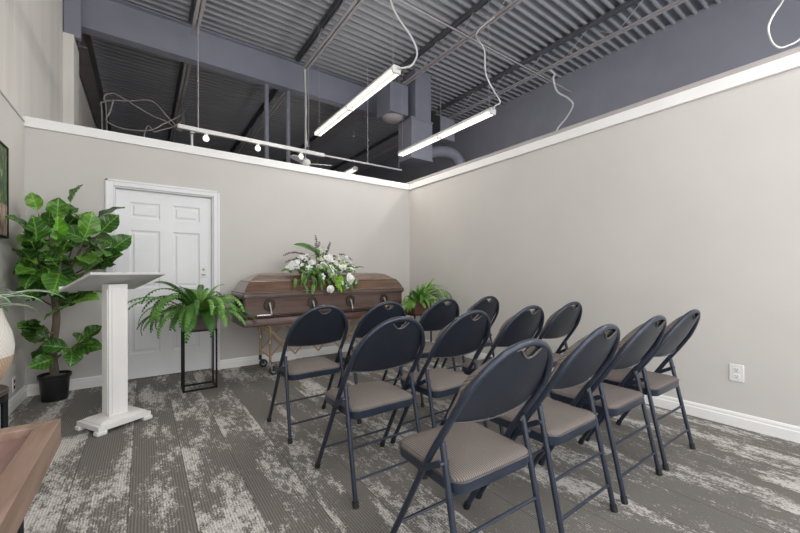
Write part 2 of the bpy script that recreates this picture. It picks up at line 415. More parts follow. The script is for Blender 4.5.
pc = MB(); pc.box(UX + .01, UX + .2, 2.48, 2.575, 4.62, 5.45); tag(pc.build('bearing_post', STEEL, loc=(UX + .1, 2.5, 4.62), bevel=.004), 'short blue grey post under the left end of the girder on the pier', 'post')
JX = [-2.80, -.93, .97, 2.92]
def joist(x, y0, y1, label):
    j = thing('roof_joist', label, 'joist', (x, (y0 + y1) / 2, 5.08), 0, 'open web joists under the roof deck'); m = (y0 + y1) / 2
    a = MB()
    for s in (-1, 1): a.box(min(s * .014, s * .066), max(s * .014, s * .066), y0 - m, y1 - m, .395, .402); a.box(min(s * .014, s * .022), max(s * .014, s * .022), y0 - m, y1 - m, .345, .395)
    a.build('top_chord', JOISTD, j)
    a = MB(); e0, e1 = (y0 + .1, y1 - .33) if y1 < 3 else (y0 + .33, y1 - .1)
    for s in (-1, 1): a.box(min(s * .012, s * .056), max(s * .012, s * .056), e0 - m, e1 - m, 0, .007); a.box(min(s * .012, s * .019), max(s * .012, s * .019), e0 - m, e1 - m, .007, .04)
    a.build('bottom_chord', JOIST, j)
    n = int((e1 - e0) / .85); st = (e1 - e0) / n
    for i in range(n):
        ya = e0 + i * st - m; r = MB()
        r.tube([(0, ya, .36), (0, ya + st * .5, .012), (0, ya + st, .36)], .006, 6)
        r.build('web_rod', JOIST, j)
names = ['nearest the left concrete wall', 'second from the left', 'third from the left', 'nearest the blue grey right wall']
for x, n in zip(JX, names): joist(x, -6.9, 2.56, 'open web steel joist in front of the girder, ' + n)
for x, n in zip(JX, names): joist(x, 2.72, 9.4, 'dim steel joist beyond the girder, ' + n)
for x, n in ((-1.50, 'left'), (-1.07, 'right')):
    m = MB(); m.tube([(x, 2.72, 0), (x, 2.72, 4.855)], .045, 12)
    m.box(x - .08, x + .08, 2.64, 2.80, 0, .012)
    tag(m.build('pipe_column', DUCTM, loc=(x, 2.72, 0)), 'slim grey pipe column below the girder, %s one of the pair' % n, 'column')
m = MB(); m.tube([(-3.6, -.38, 5.085), (RX - .002, -.38, 5.085)], .013, 8)
for x in JX[1:]: m.tube([(x, -.38 , 5.083 + .016 * math.sin(a)) if False else (x + .02 * math.sin(a), -.38, 5.088 + .017 * math.cos(a)) for a in [i * PI / 6 for i in range(13)]], .004, 5)
tag(m.build('conduit_pipe', JOIST, loc=(0, -.38, 5.085)), 'thin grey pipe running across under the joists to the right wall', 'pipe')
# ---- hvac
t_ = thing('air_duct', 'grey sheet metal duct dropping from the roof deck above the corner', 'duct', (1.35, 1.6, 3.55))
MB().box(-.13, .30, -.2, .2, .85, 1.93).build('upper_duct', DUCTM, t_, bevel=.004)
a = MB(); a.box(-.25, .32, -.22, .25, .0, .86); a.build('plenum', DUCTM, t_, bevel=.006)
for z in (.83, .0):
    a = MB(); a.box(-.28, .33, -.235, -.22, z, z + .035); a.build('seam_flange', DUCTM, t_)
a = MB(); a.tube(smoothpath([(.30, .0, .22), (.6, 0, .34), (.95, .0, .40), (1.25, 0, .34), (1.42, 0, .1), (1.46, 0, -.4)], 6), .13, 14); a.build('flexible_duct', DUCTM, t_)
t_ = thing('unit_heater', 'grey box heater with round fan hanging left of the duct', 'heater', (.86, 1.75, 4.45))
MB().box(-.24, .22, -.28, .25, .0, .62).build('housing', DUCTM, t_, bevel=.01)
a = MB(); a.lathe([(.23, 0), (.20, -.03), (.15, -.07), (.08, -.09)], 20); a.build('fan_bell', JOIST, t_)
a = MB()
for x in (-.2, .2): a.tube([(x, 0, .62), (x, 0, 1.07)], .008, 6)
a.build('hanger_rods', WIRE, t_)
t_ = thing('vent_box', 'grey vent box with dark open side right of the duct', 'duct', (2.1, 1.7, 4.2))
a = MB(); a.box(-.08, .36, -.2, .2, 0, .5); a.build('housing', DUCTM, t_, bevel=.006)
MB().box(-.34, -.08, -.18, .2, .02, .5).build('opening', BLACKIN, t_)
a = MB(); a.tube([(.1, 0, .5), (.1, 0, 1.3)], .008, 6); a.build('hanger_rods', WIRE, t_)
# ---- fluorescent lights
def fixture(x, y0, y1, z, label, power=30):
    t_ = thing('fluorescent_light', label, 'light', (x, (y0 + y1) / 2, z), 0, 'hanging fluorescent strip lights'); h = (y1 - y0) / 2
    a = MB(); a.loops([[(-.070, yy, .016), (.070, yy, .016), (.045, yy, .062), (-.045, yy, .062)] for yy in (-h, h)]); a.build('housing', WHITE, t_, bevel=.003)
    for s in (-1, 1):
        for y_a, y_b in ((-h + .03, -.025), (.025, h - .03)):
            a = MB(); a.tube([(s * .044, y_a, -.012), (s * .044, y_b, -.012)], .0125, 10); a.build('tube', TUBE, t_)
    for yy in (-h + .015, 0, h - .015):
        a = MB(); a.box(-.057, .057, yy - .012, yy + .012, -.028, .014)
        a.build('lampholder', WHITE, t_)
    for yy in (-h + .08, h - .08):
        a = MB(); a.tube([(0, yy, .06), (0, yy, DZ - z)], .0035, 5); a.build('hanger_wire', WIRE, t_)
    la = bpy.data.lights.new('fluorescent_lamp', 'AREA'); la.shape = 'RECTANGLE'; la.size = .1; la.size_y = 2 * h - .1; la.energy = power; la.color = (1, .965, .91)
    lo = bpy.data.objects.new('fluorescent_lamp', la); COL.objects.link(lo); lo.parent = t_; lo.location = (0, 0, -.034)
    for sd, pw in ((-1, 1.0), (1, .35)):   # the bare tubes shine sideways too
        lb = la.copy(); lb.size = .04; lb.energy = power * pw
        lo = bpy.data.objects.new('fluorescent_lamp', lb); COL.objects.link(lo); lo.parent = t_; lo.location = (sd * .078, 0, -.01); lo.rotation_euler = (0, -sd * PI / 2, 0)
    return t_
fixture(-1.06, -1.17, 1.22, 3.5, 'lit fluorescent strip light hanging nearest the left, in front of the girder')
fixture(.73, -1.10, 1.28, 3.5, 'lit fluorescent strip light hanging over the top of the right wall')
fixture(.62, 2.95, 5.35, 3.60, 'far lit fluorescent strip light just showing above the back wall', 10)
fixture(-2.9, -6.6, -4.2, 3.5, 'added unseen strip light behind the camera by the left wall', 30)  # added out of view to lift the left wall
fixture(-1.06, -6.6, -4.2, 3.5, 'added unseen strip light behind the camera on the left', 16)  # extra unseen fixture added to light the room
fixture(.73, -6.6, -4.2, 3.5, 'lit fluorescent strip light behind the camera on the right', 30)
def cord(pts, r, label, m=CORDM, name='power_cord', cat='cord'):
    a = MB(); a.tube(smoothpath(pts, 7), r, 7); return tag(a.build(name, m, loc=pts[0]), label, cat)
cord([(-1.06, -1.17, 3.535), (-1.00, -1.21, 3.53), (-.87, -1.22, 3.61), (-.78, -1.2, 3.8), (-.88, -1.2, 3.96), (-1.06, -1.2, 4.10), (-1.17, -1.2, 4.27), (-1.12, -1.1, 4.7), (-.95, -1.0, 5.07)], .011, 'white cord looping up from the left fluorescent light')
cord([(.73, -1.10, 3.535), (.70, -1.16, 3.56), (.76, -1.2, 3.62), (.60, -1.2, 3.76), (.45, -1.2, 3.94), (.42, -1.2, 4.26), (.48, -1.0, 4.62), (.93, -.95, 5.07)], .010, 'white cord rising from the light over the right wall')
cord([(3.2, -.6, 3.5), (3.22, -.6, 3.94), (3.60, -.6, 4.32), (3.83, -.6, 4.63), (3.62, -.6, 4.72), (3.25, -.6, 4.74), (3.11, -.6, 4.95), (3.15, -.6, 5.06), (2.97, -.6, 5.1)], .018, 'white cord curling down in front of the blue grey wall')
cord([(1.0, -4.2, 5.07), (1.28, -4.05, 3.85), (1.22, -4, 3.58), (.82, -4.0, 3.28), (.60, -4.0, 3.07), (.80, -4.0, 3.02), (1.30, -4.0, 3.18), (1.5, -4.1, 3.35), (.80, -4.2, 3.54)], .008, 'white cord loop at the upper right near the right wall cap')
cord([(-.95, 2.1, 5.07), (-.96, 2.0, 4.3), (-1.0, 1.92, 3.9), (-.98, 1.9, 3.50)], .014, 'white cord dropping past the girder to the track light')
cpts = [[(-4.08, 3.5, .01), (-4.08, 3.5, 3.64), (-4.1, 3.5, 4.06), (-4.06, 3.5, 4.12), (-3.95, 3.5, 4.18), (-3.7, 3.5, 4.24), (-3.36, 3.5, 4.33), (-3.09, 3.5, 4.07), (-2.86, 3.6, 3.95), (-2.80, 4.3, 4.6), (-2.80, 5.0, 5.07)],
        [(-4.02, 3.56, .01), (-4.02, 3.56, 3.7), (-4.06, 3.56, 4.2), (-3.97, 3.56, 4.32), (-3.84, 3.56, 4.31), (-3.4, 3.56, 4.1), (-3.12, 3.56, 4.02), (-2.88, 3.7, 3.95), (-2.83, 4.2, 4.5), (-2.83, 4.9, 5.07)],
        [(-3.92, 3.44, 4.17), (-3.97, 3.44, 3.95), (-4.01, 3.44, 3.78), (-3.77, 3.44, 3.70), (-3.4, 3.44, 3.76), (-3.17, 3.44, 3.94), (-2.92, 3.6, 4.2), (-2.77, 4.2, 4.6), (-2.77, 4.8, 5.07)],
        [(-3.7, 3.6, .01), (-3.5, 3.6, 3.55), (-3.3, 3.6, 3.8), (-3.05, 3.6, 3.95), (-2.86, 3.8, 4.2), (-2.81, 4.4, 4.7), (-2.81, 4.7, 5.07)]]
for pts, lb in zip(cpts, ('grey cable with a squared bend above the left end of the back wall', 'grey cable arching high above the left end of the back wall', 'grey cable sagging in a low curve near the first joist', 'grey cable rising slantwise to the first joist')):
    cord(pts, .012, lb, GREYC, 'loose_cable', 'cable')
# ---- track light, fan
t_ = thing('track_light', 'white track light bar with lit bulbs hanging behind the back wall', 'light', (-1.85, 1.9, 3.4))
MB().box(-1.21, 1.21, -.03, .03, -.03, .035).build('track_bar', WHITE, t_, bevel=.004)
for x in (-.82, -.02, .75):
    a = MB(); a.tube([(x, 0, -.03), (x, 0, -.065)], .03, 10); s_ = a.build('socket', WHITE, t_)
    MB().ball((x, 0, -.108), .048, 12, 8).build('bulb', BULB, s_)
a = MB(); a.tube([(-.93, 0, .035), (-.93, 0, 1.70)], .010, 6); a.build('hanger_chain', WIRE, t_)
a = MB(); a.tube([(.9, 0, .035), (.9, 0, 1.72)], .006, 6); a.build('hanger_chain', WIRE, t_)
m = MB(); m.tube([(-.63, 1.92, 3.41), (1.22, 1.92, 3.43)], .018, 8); m.tube([(.35, 1.92, 3.42), (.35, 1.92, 5.45)], .004, 5); m.tube([(1.15, 1.92, 3.42), (1.15, 1.92, 5.45)], .004, 5)
tag(m.build('conduit_rail', CORDM, loc=(.3, 1.92, 3.42)), 'thin pale conduit running on from the right end of the track light', 'pipe')
t_ = thing('hanging_rod', 'short white rod hanging below the left end of the track light', 'rod', (-2.86, 1.98, 2.9))
a = MB(); a.tube([(0, 0, 0), (0, 0, .44)], .017, 8); a.build('rod', CORDM, t_)
MB().box(-.03, .03, -.1, .03, .44, .455).build('hook', CORDM, t_)
t_ = thing('ceiling_fan', 'white ceiling fan with thin blades seen just over the back wall', 'fan', (-.93, 2.12, 3.25))
a = MB(); a.tube([(0, 0, 0), (0, 0, 1.83)], .014, 8); a.build('downrod', CORDM, t_)
a = MB(); a.lathe([(.03, .10), (.09, .06), (.10, 0), (.07, -.05), (.03, -.07)], 16); a.build('motor', WHITE, t_)
for i in range(3):
    an = math.radians(-20 + 120 * i); ca, sa = math.cos(an), math.sin(an)
    a = MB(); ls = []
    for q, hw in ((.08, .03), (.16, .055), (.42, .06), (.5, .035)):
        ls.append([(q * ca - e * sa, q * sa + e * ca, zz + e * .25) for e, zz in ((-hw, -.004), (hw, -.004), (hw, .004), (-hw, .004))])
    a.loops(ls); a.build('blade', WHITE, t_)
# ------------------------------------------------------------------ wall fittings
t_ = thing('wall_outlet', 'white double outlet low on the right wall beside the chairs', 'outlet', (0, -3.93, .388))
MB().box(-.007, 0, -.04, .04, -.061, .061).build('cover_plate', WHITE, t_, bevel=.003)
for z in (-.024, .024):
    s_ = MB().box(-.010, -.007, -.018, .018, z - .015, z + .015).build('socket', WHITE, t_, bevel=.004)
    a = MB()
    for y in (-.007, .007): a.box(-.0107, -.0099, y - .0012, y + .0012, z - .002, z + .008)
    a.box(-.0107, -.0099, -.003, .003, z - .011, z - .006)
    a.build('slots', BLACKIN, s_)
t_ = thing('wall_outlet', 'small dark-slotted outlet low on the left wall beside the fig pot', 'outlet', (LX, -.36, .20))
MB().box(0, .007, -.038, .038, -.06, .06).build('cover_plate', WHITE, t_, bevel=.003)
for z in (-.024, .024): MB().box(.007, .009, -.016, .016, z - .013, z + .013).build('socket', BLACKIN, t_)
PAINT = mat('painting_canvas', (.2, .3, .1), .6); t = NT(PAINT)
v = t.coord(); s_ = t.n('ShaderNodeSeparateXYZ'); t.l(v, s_.inputs[0])
nz = t.noise(t.coord((1, 22, 9)), 1, 5, .65)
up = t.ramp(nz, [(.35, (.02, .025, .02)), (.5, (.06, .10, .04)), (.60, (.13, .24, .07)), (.72, (.45, .50, .40))])
lo = t.ramp(nz, [(.35, (.10, .07, .06)), (.55, (.5, .36, .31)), (.75, (.7, .6, .56))])
zz_ = t.math('ADD', s_.outputs[2], t.math('MULTIPLY', nz, .12))
t.base(t.mix(t.math('GREATER_THAN', zz_, .31), lo, up))
t_ = thing('framed_painting', 'green and pink painting in a thin black frame on the left wall', 'painting', (LX, -1.15, 1.385))
a = MB(); W_ = .53; H_ = .70
a.box(0.001, .032, -W_, W_, 0, .016); a.box(.001, .032, -W_, W_, H_ - .016, H_); a.box(.001, .032, -W_, -W_ + .016, 0, H_); a.box(.001, .032, W_ - .016, W_, 0, H_)
a.build('frame', BLACKM, t_)
MB().box(.002, .026, -W_ + .016, W_ - .016, .016, H_ - .016).build('canvas', PAINT, t_)
# ------------------------------------------------------------------ folding chairs
def ycv(z):
    P = [(0, .448), (.426, .208), (.52, .148), (.6, .092), (.66, .052), (.72, .014), (.82, -.037), (.905, -.078)]
    for (a, b), (c, d) in zip(P, P[1:]):
        if z <= c: return b + (d - b) * (z - a) / (c - a)
    return P[-1][1]
HW, ZS, ZT = .217, .652, .887
def archz(x):
    q = min(1, abs(x) / HW); return ZS + (ZT - ZS) * math.sqrt(max(0, 1 - q ** 2.0))
def notch(x): return .838 + 13.5 * x * x
def rrect(x0, x1, y0, y1, r, z, n=5):
    out = []
    for cx, cy, a0 in ((x1 - r, y0 + r, -PI / 2), (x1 - r, y1 - r, 0), (x0 + r, y1 - r, PI / 2), (x0 + r, y0 + r, PI)):
        for i in range(n + 1):
            a = a0 + PI / 2 * i / n; out.append((cx + r * math.cos(a), cy + r * math.sin(a), z))
    return out
def make_chair():
    c = thing('folding_chair', 'x', 'chair', (0, 0, 0), 0, 'navy folding chairs in three rows')
    RT = .0125
    arch = []
    for i in range(25):
        a = PI * i / 24; cx = math.copysign(abs(math.cos(a)) ** .96, math.cos(a)) * HW; z = ZS + (ZT - ZS) * math.sin(a)
        arch.append((cx, ycv(z), z))
    left = [(-HW, ycv(z), z) for z in (.62, .58, .54, .5, .426)]
    right = [(HW, ycv(z), z) for z in (.426, .5, .54, .58, .62)]
    m = MB(); m.tube(right + arch + left, RT, 10); m.build('back_frame', NAVY, c)
    for s in (-1, 1):
        m = MB(); m.tube([(s * HW, ycv(.426), .426), (s * (HW + .001), ycv(.2), .2), (s * (HW + .003), .440, .018)], RT, 10); l = m.build('leg', NAVY, c)
        m = MB(); m.tube([(s * (HW + .003), .446, .001), (s * (HW + .003), .434, .032)], .0155, 10); m.build('rubber_foot', RUBBER, l)
        xl = s * .206
        m = MB(); m.tube([(s * .211, .004, .018), (xl, .115, .535), (xl, .118, .55)], .0115, 10); l = m.build('leg', NAVY, c)
        m = MB(); m.tube([(s * .211, 0, .001), (s * .211, .007, .032)], .0150, 10); m.build('rubber_foot', RUBBER, l)
        m = MB(); m.bar((s * (HW + .013), ycv(.43), .43), (s * (HW + .006), .112, .485), .006, .022)
        m.tube([(s * (HW - .016), ycv(.432), .432), (s * (HW + .020), ycv(.432), .432)], .009, 8); m.tube([(s * (.206 - .012), .106, .487), (s * (HW + .014), .106, .487)], .009, 8)
        m.build('hinge_bracket', NAVY, c)
        m = MB(); m.tube([(s * .195, .11, .535), (s * (HW + .006), .13, .548)], .008, 8); m.build('pivot', BRIGHT, c)
    for y, z, w_ in ((.055, .256, .209), (.0245, .114, .210), (ycv(.145), .145, HW)):
        m = MB(); m.tube([(-w_, y, z), (w_, y, z)], .0065, 8); m.build('crossbar', NAVY, c)
    # seat
    R_ = (-.197, .197, .055, .425)
    def rr(inset, z): return rrect(R_[0] + inset, R_[1] - inset, R_[2] + inset, R_[3] - inset, max(.02, .05 - inset * .5), z)
    m = MB(); m.loops([rr(.012, .386), rr(.003, .389), rr(0, .397), rr(0, .424), rr(.004, .428)]); sp_ = m.build('seat_pan', NAVY, c)
    for x in (-.09, .0): 
        b_ = MB(); b_.tube([(x, .12, .372), (x, .12, .388)], .012, 8); b_.build('rubber_bumper', RUBBER, sp_)
    m = MB(); ls = []
    for ins, z in ((.004, .428), (.003, .434), (.008, .441), (.03, .447), (.07, .455), (.12, .460), (.165, .462)): ls.append(rr(ins, z))
    m.loops(ls); cu = m.build('seat_cushion', FAB, c, ang=60)
    m = MB(); m.tube(rr(.000, .4285), .0028, 6, closed=True); m.build('piping', BRIGHT, cu)
    # back panel
    ZB = .622
    def top(x, g=0.0): 
        zt = archz(x) - g
        return min(zt, notch(x)) if abs(x) < .10 else zt
    xs_ = sorted(set([round(-.204 + .408 * i / 48, 4) for i in range(49)]))
    def sheet(off, hw, g, zb, bow, th):
        m = MB()
        def pt(u, v, side):
            x = hw * (2 * u - 1); z0 = zb - .012 * (1 - (2 * u - 1) ** 2) ; z1 = top(x * min(1, .205 / hw), g)
            z = z0 + (z1 - z0) * v
            y = ycv(z) - bow * (1 - (x / hw) ** 2)
            e = max(abs(2 * u - 1), abs(2 * v - 1))
            k = th * math.sqrt(max(0, 1 - e ** 6)) if side else 0
            return (x, y + off + k, z)
        m.grid(lambda u, v: pt(u, v, 0), 48, 10); m.grid(lambda u, v: pt(u, v, 1), 48, 10)
        n = 49 * 11
        rim = []
        for i in range(48): rim += [(i, i + 1)]
        b0 = 0
        for i in range(48):
            m.f.append((i, i + 1, n + i + 1, n + i)); m.m.append(0)
            q = 49 * 10 + i; m.f.append((q, q + 1, n + q + 1, n + q)); m.m.append(0)
        for j in range(10):
            for e in (0, 48): m.f.append((j * 49 + e, (j + 1) * 49 + e, n + (j + 1) * 49 + e, n + j * 49 + e)); m.m.append(0)
        return m
    sheet(.010, .198, .010, ZB, .028, .010).build('back_panel', NAVYV, c, ang=50)
    sheet(.022, .212, -.006, ZB + .012, .022, .036).build('back_pad', FAB, c, ang=60)
    m = MB(); pts = [(x, ycv(notch(x)) + .006 - .028 * (1 - (x / .198) ** 2), notch(x)) for x in [-.046 + .092 * i / 14 for i in range(15)]]
    m.tube(pts, .0032, 6); m.build('handle_trim', BRIGHT, c)
    m = MB(); pts = [(x, ycv(ZB) + .010 - .028 * (1 - (x / .198) ** 2) - .001, ZB - .012 * (1 - (x / .198) ** 2)) for x in [-.197 + .394 * i / 14 for i in range(15)]]
    m.tube(pts, .0024, 6); m.build('edge_trim', BRIGHT, c)
    return c
proto = make_chair()
spots = [(-2.50, -2.305, .01), (-1.98, -2.30, -.01), (-1.39, -2.31, .012), (-.85, -2.31, 0),
         (-2.462, -3.13, 0), (-1.935, -3.13, .012), (-1.39, -3.14, -.01), (-.87, -3.135, .01),
         (-2.480, -3.872, -.03), (-1.917, -3.855, .008), (-1.392, -3.855, 0), (-.879, -3.858, -.008)]
rows_ = ['row nearest the casket', 'middle row', 'row nearest the camera']
cl = [['left end chair, beside the church truck', 'second from its left end, in front of the casket', 'third from its left end, in front of right fern', 'right end chair against the pale wall'],
      ['left end chair by the open carpet', 'second from its left end', 'third from its left end', 'right end chair nearest the right wall'],
      ['large left end chair', 'second from its left end', 'third from its left end', 'right end chair nearest the outlet']]
for i, (x, y, rz) in enumerate(spots):
    o = proto if i == 0 else dup(proto)
    o.location = (x, y, 0); o.rotation_euler = (0, 0, rz)
    o['label'] = 'navy chair, %s, %s' % (rows_[i // 4], cl[i // 4][i % 4])
# ------------------------------------------------------------------ casket
CX0, CX1, CY0, CY1 = -2.665, -.615, -.71, -.10
def rc(ins, z, r=.02): return rrect(CX0 + ins, CX1 - ins, CY0 + ins, CY1 - ins, max(.004, r), z, 3)
CB = ((CX0 + CX1) / 2, (CY0 + CY1) / 2, .555)
ck = thing('casket', 'dark polished wooden casket with white flowers on its lid', 'casket', CB)
def sh(m, name, mt, parent=ck, **kw):
    m.v = [(v[0] - CB[0], v[1] - CB[1], v[2] - CB[2]) for v in m.v]; return m.build(name, mt, parent, **kw)
m = MB(); m.loops([rc(.012, .555), rc(.0, .562), rc(0, .600), rc(.004, .612), rc(.010, .632), rc(.022, .645), rc(.034, .650)]); sh(m, 'base_moulding', CASKL, ang=25)
m = MB(); m.loops([rc(.036, .650), rc(.036, .655), rc(.024, .664), rc(.024, .846), rc(.020, .856), rc(.012, .862), rc(.012, .872)]); sh(m, 'body', CASK, ang=25)
m = MB(); m.loops([rc(.004, .872), rc(.0, .876), rc(0, .892), rc(.006, .900), rc(.006, .904), rc(.0, .908), rc(.0, .916), rc(.012, .922)]); sh(m, 'rim', CASK, ang=25)
def ridge(d, z): return [(CX0 + d, CY0 + d, z), (CX1 - d, CY0 + d, z), (CX1 - d, CY1 - d, z), (CX0 + d, CY1 - d, z)]
m = MB(); m.loops([ridge(.016, .920), ridge(.022, .930), ridge(.050, .985), ridge(.074, 1.022), ridge(.082, 1.026), ridge(.084, 1.034)]); sh(m, 'lid', CASKT, ang=22)
m = MB(); m.loops([ridge(.080, 1.034), ridge(.094, 1.040), ridge(.110, 1.046), ridge(.15, 1.076), ridge(.19, 1.098), ridge(.23, 1.112), ridge(.27, 1.1195), ridge(.304, 1.121)]); sh(m, 'lid_crown', CASKT, ang=20)
# bars and lugs on the front
m = MB(); m.tube([(-2.515, CY0 - .028, .675), (-.75, CY0 - .028, .675)], .0105, 10); bar_ = sh(m, 'handle_bar', DARKM)
for x in (-2.515, -.75):
    e = -1 if x < -2 else 1
    m = MB(); m.tube([(x + e * .02, CY0 - .028, .675), (x - e * .13, CY0 - .028, .675)], .0125, 10); sh(m, 'bar_end', SILV, bar_)
for x in (-2.395, -1.91, -1.43, -.94):
    m = MB(); fy_ = CY0 + .024
    m.tube([(x + .052 * math.cos(a), fy_ - .008, .778 + .060 * math.sin(a)) for a in [i * PI / 10 for i in range(20)]], .010, 7, closed=True)
    m.loops([[(x + .046 * math.cos(a), yy, .778 + .053 * math.sin(a)) for a in [i * PI / 10 for i in range(20)]] for yy in (fy_ - .001, fy_ - .008)])
    lug = sh(m, 'handle_plate', DARKM)
    m = MB(); m.tube(smoothpath([(x, fy_ - .008, .80), (x + .004, fy_ - .03, .76), (x + .006, CY0 - .03, .70), (x + .006, CY0 - .028, .672)], 4), [.011] * 4 + [.008] * 4 + [.012] * 5, 8); sh(m, 'handle_arm', ARMM, lug)
for sx_, xe in ((-1, CX0), (1, CX1)):
    for y in (-.53, -.28):
        m = MB(); fx = xe - sx_ * .024
        m.tube([(fx + sx_ * .008, y + .048 * math.cos(a), .778 + .06 * math.sin(a)) for a in [i * PI / 10 for i in range(20)]], .011, 7, closed=True)
        lug = sh(m, 'handle_plate', BLACKM)
        m = MB(); m.tube([(fx + sx_ * .006, y, .80), (fx + sx_ * .03, y, .74), (fx + sx_ * .045, y, .675)], .012, 8); sh(m, 'handle_arm', DARKM, lug)
    m = MB(); m.tube([(xe + sx_ * .022, -.62, .675), (xe + sx_ * .022, -.19, .675)], .011, 8); sh(m, 'end_handle_bar', BLACKM)
# church truck
ct = thing('church_truck', 'gold folding cart with crossed bars carrying the casket', 'cart', (-1.665, -.40, 0))
LXs = (-.70, .70); LYs = (-.205, .205)
for x in LXs:
    for y in LYs:
        m = MB(); m.tube([(x, y, .12), (x, y, .535)], .0135, 10); lg = m.build('leg', GOLD, ct)
        m = MB(); m.tube([(x, y, .35), (x, y, .38)], .018, 10); m.build('collar', SILV, lg)
        m = MB(); m.tube([(x, y, .095), (x, y, .15)], .017, 10); m.bar((x, y, .11), (x + .035, y, .045), .03, .02)
        cs = m.build('caster_fork', SILV if y < 0 else RUBBER, ct)
        m = MB(); m.tube([(x + .035, y - .012, .047), (x + .035, y + .012, .047)], .046, 18); m.build('wheel', RUBBER, cs)
        m = MB(); m.tube([(x + .035, y - .015, .047), (x + .035, y + .015, .047)], .026, 14); m.build('hub', SILV, cs)
for y in LYs:
    n = 5; st = 1.4 / n
    for i in range(n):
        xa = -.7 + i * st
        for za, zb in ((.20, .50), (.50, .20)):
            m = MB(); oy = .007 if za < zb else -.007
            m.bar((xa, y + oy, za), (xa + st, y + oy, zb), .005, .018); m.build('lattice_bar', GOLD, ct)
        m = MB(); m.tube([(xa + st / 2, y - .016, .35), (xa + st / 2, y + .016, .35)], .009, 8); m.build('rivet', GOLD, ct)
for x in LXs:
    for z in (.2, .515):
        m = MB(); m.tube([(x, LYs[0], z), (x, LYs[1], z)], .009, 8); m.build('cross_rod', GOLD, ct)
for y in LYs:
    m = MB(); m.box(-.74, .74, y - .02, y + .02, .533, .5548); m.build('top_rail', GOLD, ct)
# ------------------------------------------------------------------ ferns
def fern_frond(L, reach_up, droop, w, n=20):
    """frond growing along +Y from the origin, arching; returns mesh data builder"""
    m = MB(); pts = []
    ang = reach_up; p = Vector((0, 0, 0)); seg = L / 20
    for i in range(21):
        pts.append(p.copy()); p = p + Vector((0, math.cos(ang), math.sin(ang))) * seg; ang -= droop / 20 * (0.5 + i / 20)
    m.tube(pts[::2], [.0035 * (1 - i / 12) + .0012 for i in range(11)], 4)
    for i in range(1, n + 1):
        q = i / (n + .6); k = q * 20; a = int(k); f = k - a
        if a >= 20: break
        o = pts[a].lerp(pts[a + 1], f); tdir = (pts[a + 1] - pts[a]).normalized()
        nrm = Vector((1, 0, 0)).cross(tdir)
        ln = w * (math.sin(PI * min(1, .12 + q * .86)) ** .55) * (1 - .25 * q)
        hw = L / n * .48
        for s in (-1, 1):
            d = Vector((s, 0, 0)) * .9 + tdir * .72 - nrm * .18; d.normalize()
            tip = o + d * ln - nrm * ln * .10
            b = tdir * hw
            mid = o + d * ln * .5 + nrm * .004
            m.add([o - b * .7, o + b * .7, mid + b * .9, tip, mid - b * .9], [(0, 1, 2, 4), (4, 2, 3)] if s > 0 else [(4, 2, 1, 0), (3, 2, 4)])
    return m
def make_fern(root, z0, mt, N, Ls, seed, bias=None, hx=.1, hy=.07, w=.064, hang=0, hl=.45):
    r = random.Random(seed); ms = []
    for i, (L, up, dr) in enumerate(Ls): ms.append(fern_frond(L, up, dr, w).mesh('frond_blade', mt, 70))
    for i in range(N):
        a = 2 * PI * (i * .618 + r.uniform(-.03, .03)); k = r.randrange(len(ms))
        s = r.uniform(.82, 1.08)
        if bias: s *= bias(a)
        base = Vector((math.cos(a) * hx * r.uniform(.2, 1), math.sin(a) * hy * r.uniform(.2, 1), z0))
        M = Matrix.Translation(base) @ Matrix.Rotation(a - PI / 2, 4, 'Z') @ Matrix.Rotation(r.uniform(-.25, .25), 4, 'Y') @ Matrix.Diagonal((s, s, s, 1))
        inst('frond', ms[k], root, M)
    hm = fern_frond(hl, .35, 1.75, w * 1.15).mesh('frond_blade', mt, 70)
    for i in range(hang):
        a = -PI + PI * (i + .5) / hang + r.uniform(-.12, .12); s = r.uniform(.7, 1.1)
        M = Matrix.Translation((math.cos(a) * hx * 1.15, math.sin(a) * hy * 1.1, z0 + .01)) @ Matrix.Rotation(a - PI / 2, 4, 'Z') @ Matrix.Rotation(r.uniform(-.2, .2), 4, 'Y') @ Matrix.Diagonal((s, s, s, 1))
        inst('frond', hm, root, M)
def plant_stand(loc, label, W=.29, D=.225, H=.575):
    t_ = thing('plant_stand', label, 'plant stand', loc, 0, 'black metal plant stands'); b = .0075
    for sx_ in (-1, 1):
        for sy_ in (-1, 1):
            m = MB(); x = sx_ * (W / 2 - b); y = sy_ * (D / 2 - b); m.box(x - b, x + b, y - b, y + b, 0, H); m.build('leg', BLACKM, t_)
    for nm, z in (('bottom_rail', .008), ('top_rail', H - .008)):
        for s in (-1, 1):
            m = MB(); m.box(-W / 2, W / 2, s * (D / 2 - b) - b, s * (D / 2 - b) + b, z - b, z + b); m.build(nm, BLACKM, t_)
            m = MB(); m.box(s * (W / 2 - b) - b, s * (W / 2 - b) + b, -D / 2, D / 2, z - b, z + b); m.build(nm, BLACKM, t_)
    return t_
def planter(root, W, D, H, mt):
    m = MB(); w_ = .014
    m.box(-W / 2, W / 2, -D / 2, -D / 2 + w_, 0, H); m.box(-W / 2, W / 2, D / 2 - w_, D / 2, 0, H)
    m.box(-W / 2, -W / 2 + w_, -D / 2 + w_, D / 2 - w_, 0, H); m.box(W / 2 - w_, W / 2, -D / 2 + w_, D / 2 - w_, 0, H)
    m.box(-W / 2 + w_, W / 2 - w_, -D / 2 + w_, D / 2 - w_, 0, .015); m.build('planter_box', mt, root, bevel=.003)
    MB().box(-W / 2 + w_, W / 2 - w_, -D / 2 + w_, D / 2 - w_, .015, H - .02).build('soil', SOIL, root)
SL = (-3.05, -.625, 0)
plant_stand(SL, 'black metal plant stand of thin bars holding the left fern by the door')
fl = thing('potted_fern', 'large green fern in a grey wooden box between door and casket', 'plant', (SL[0], SL[1], .5755))
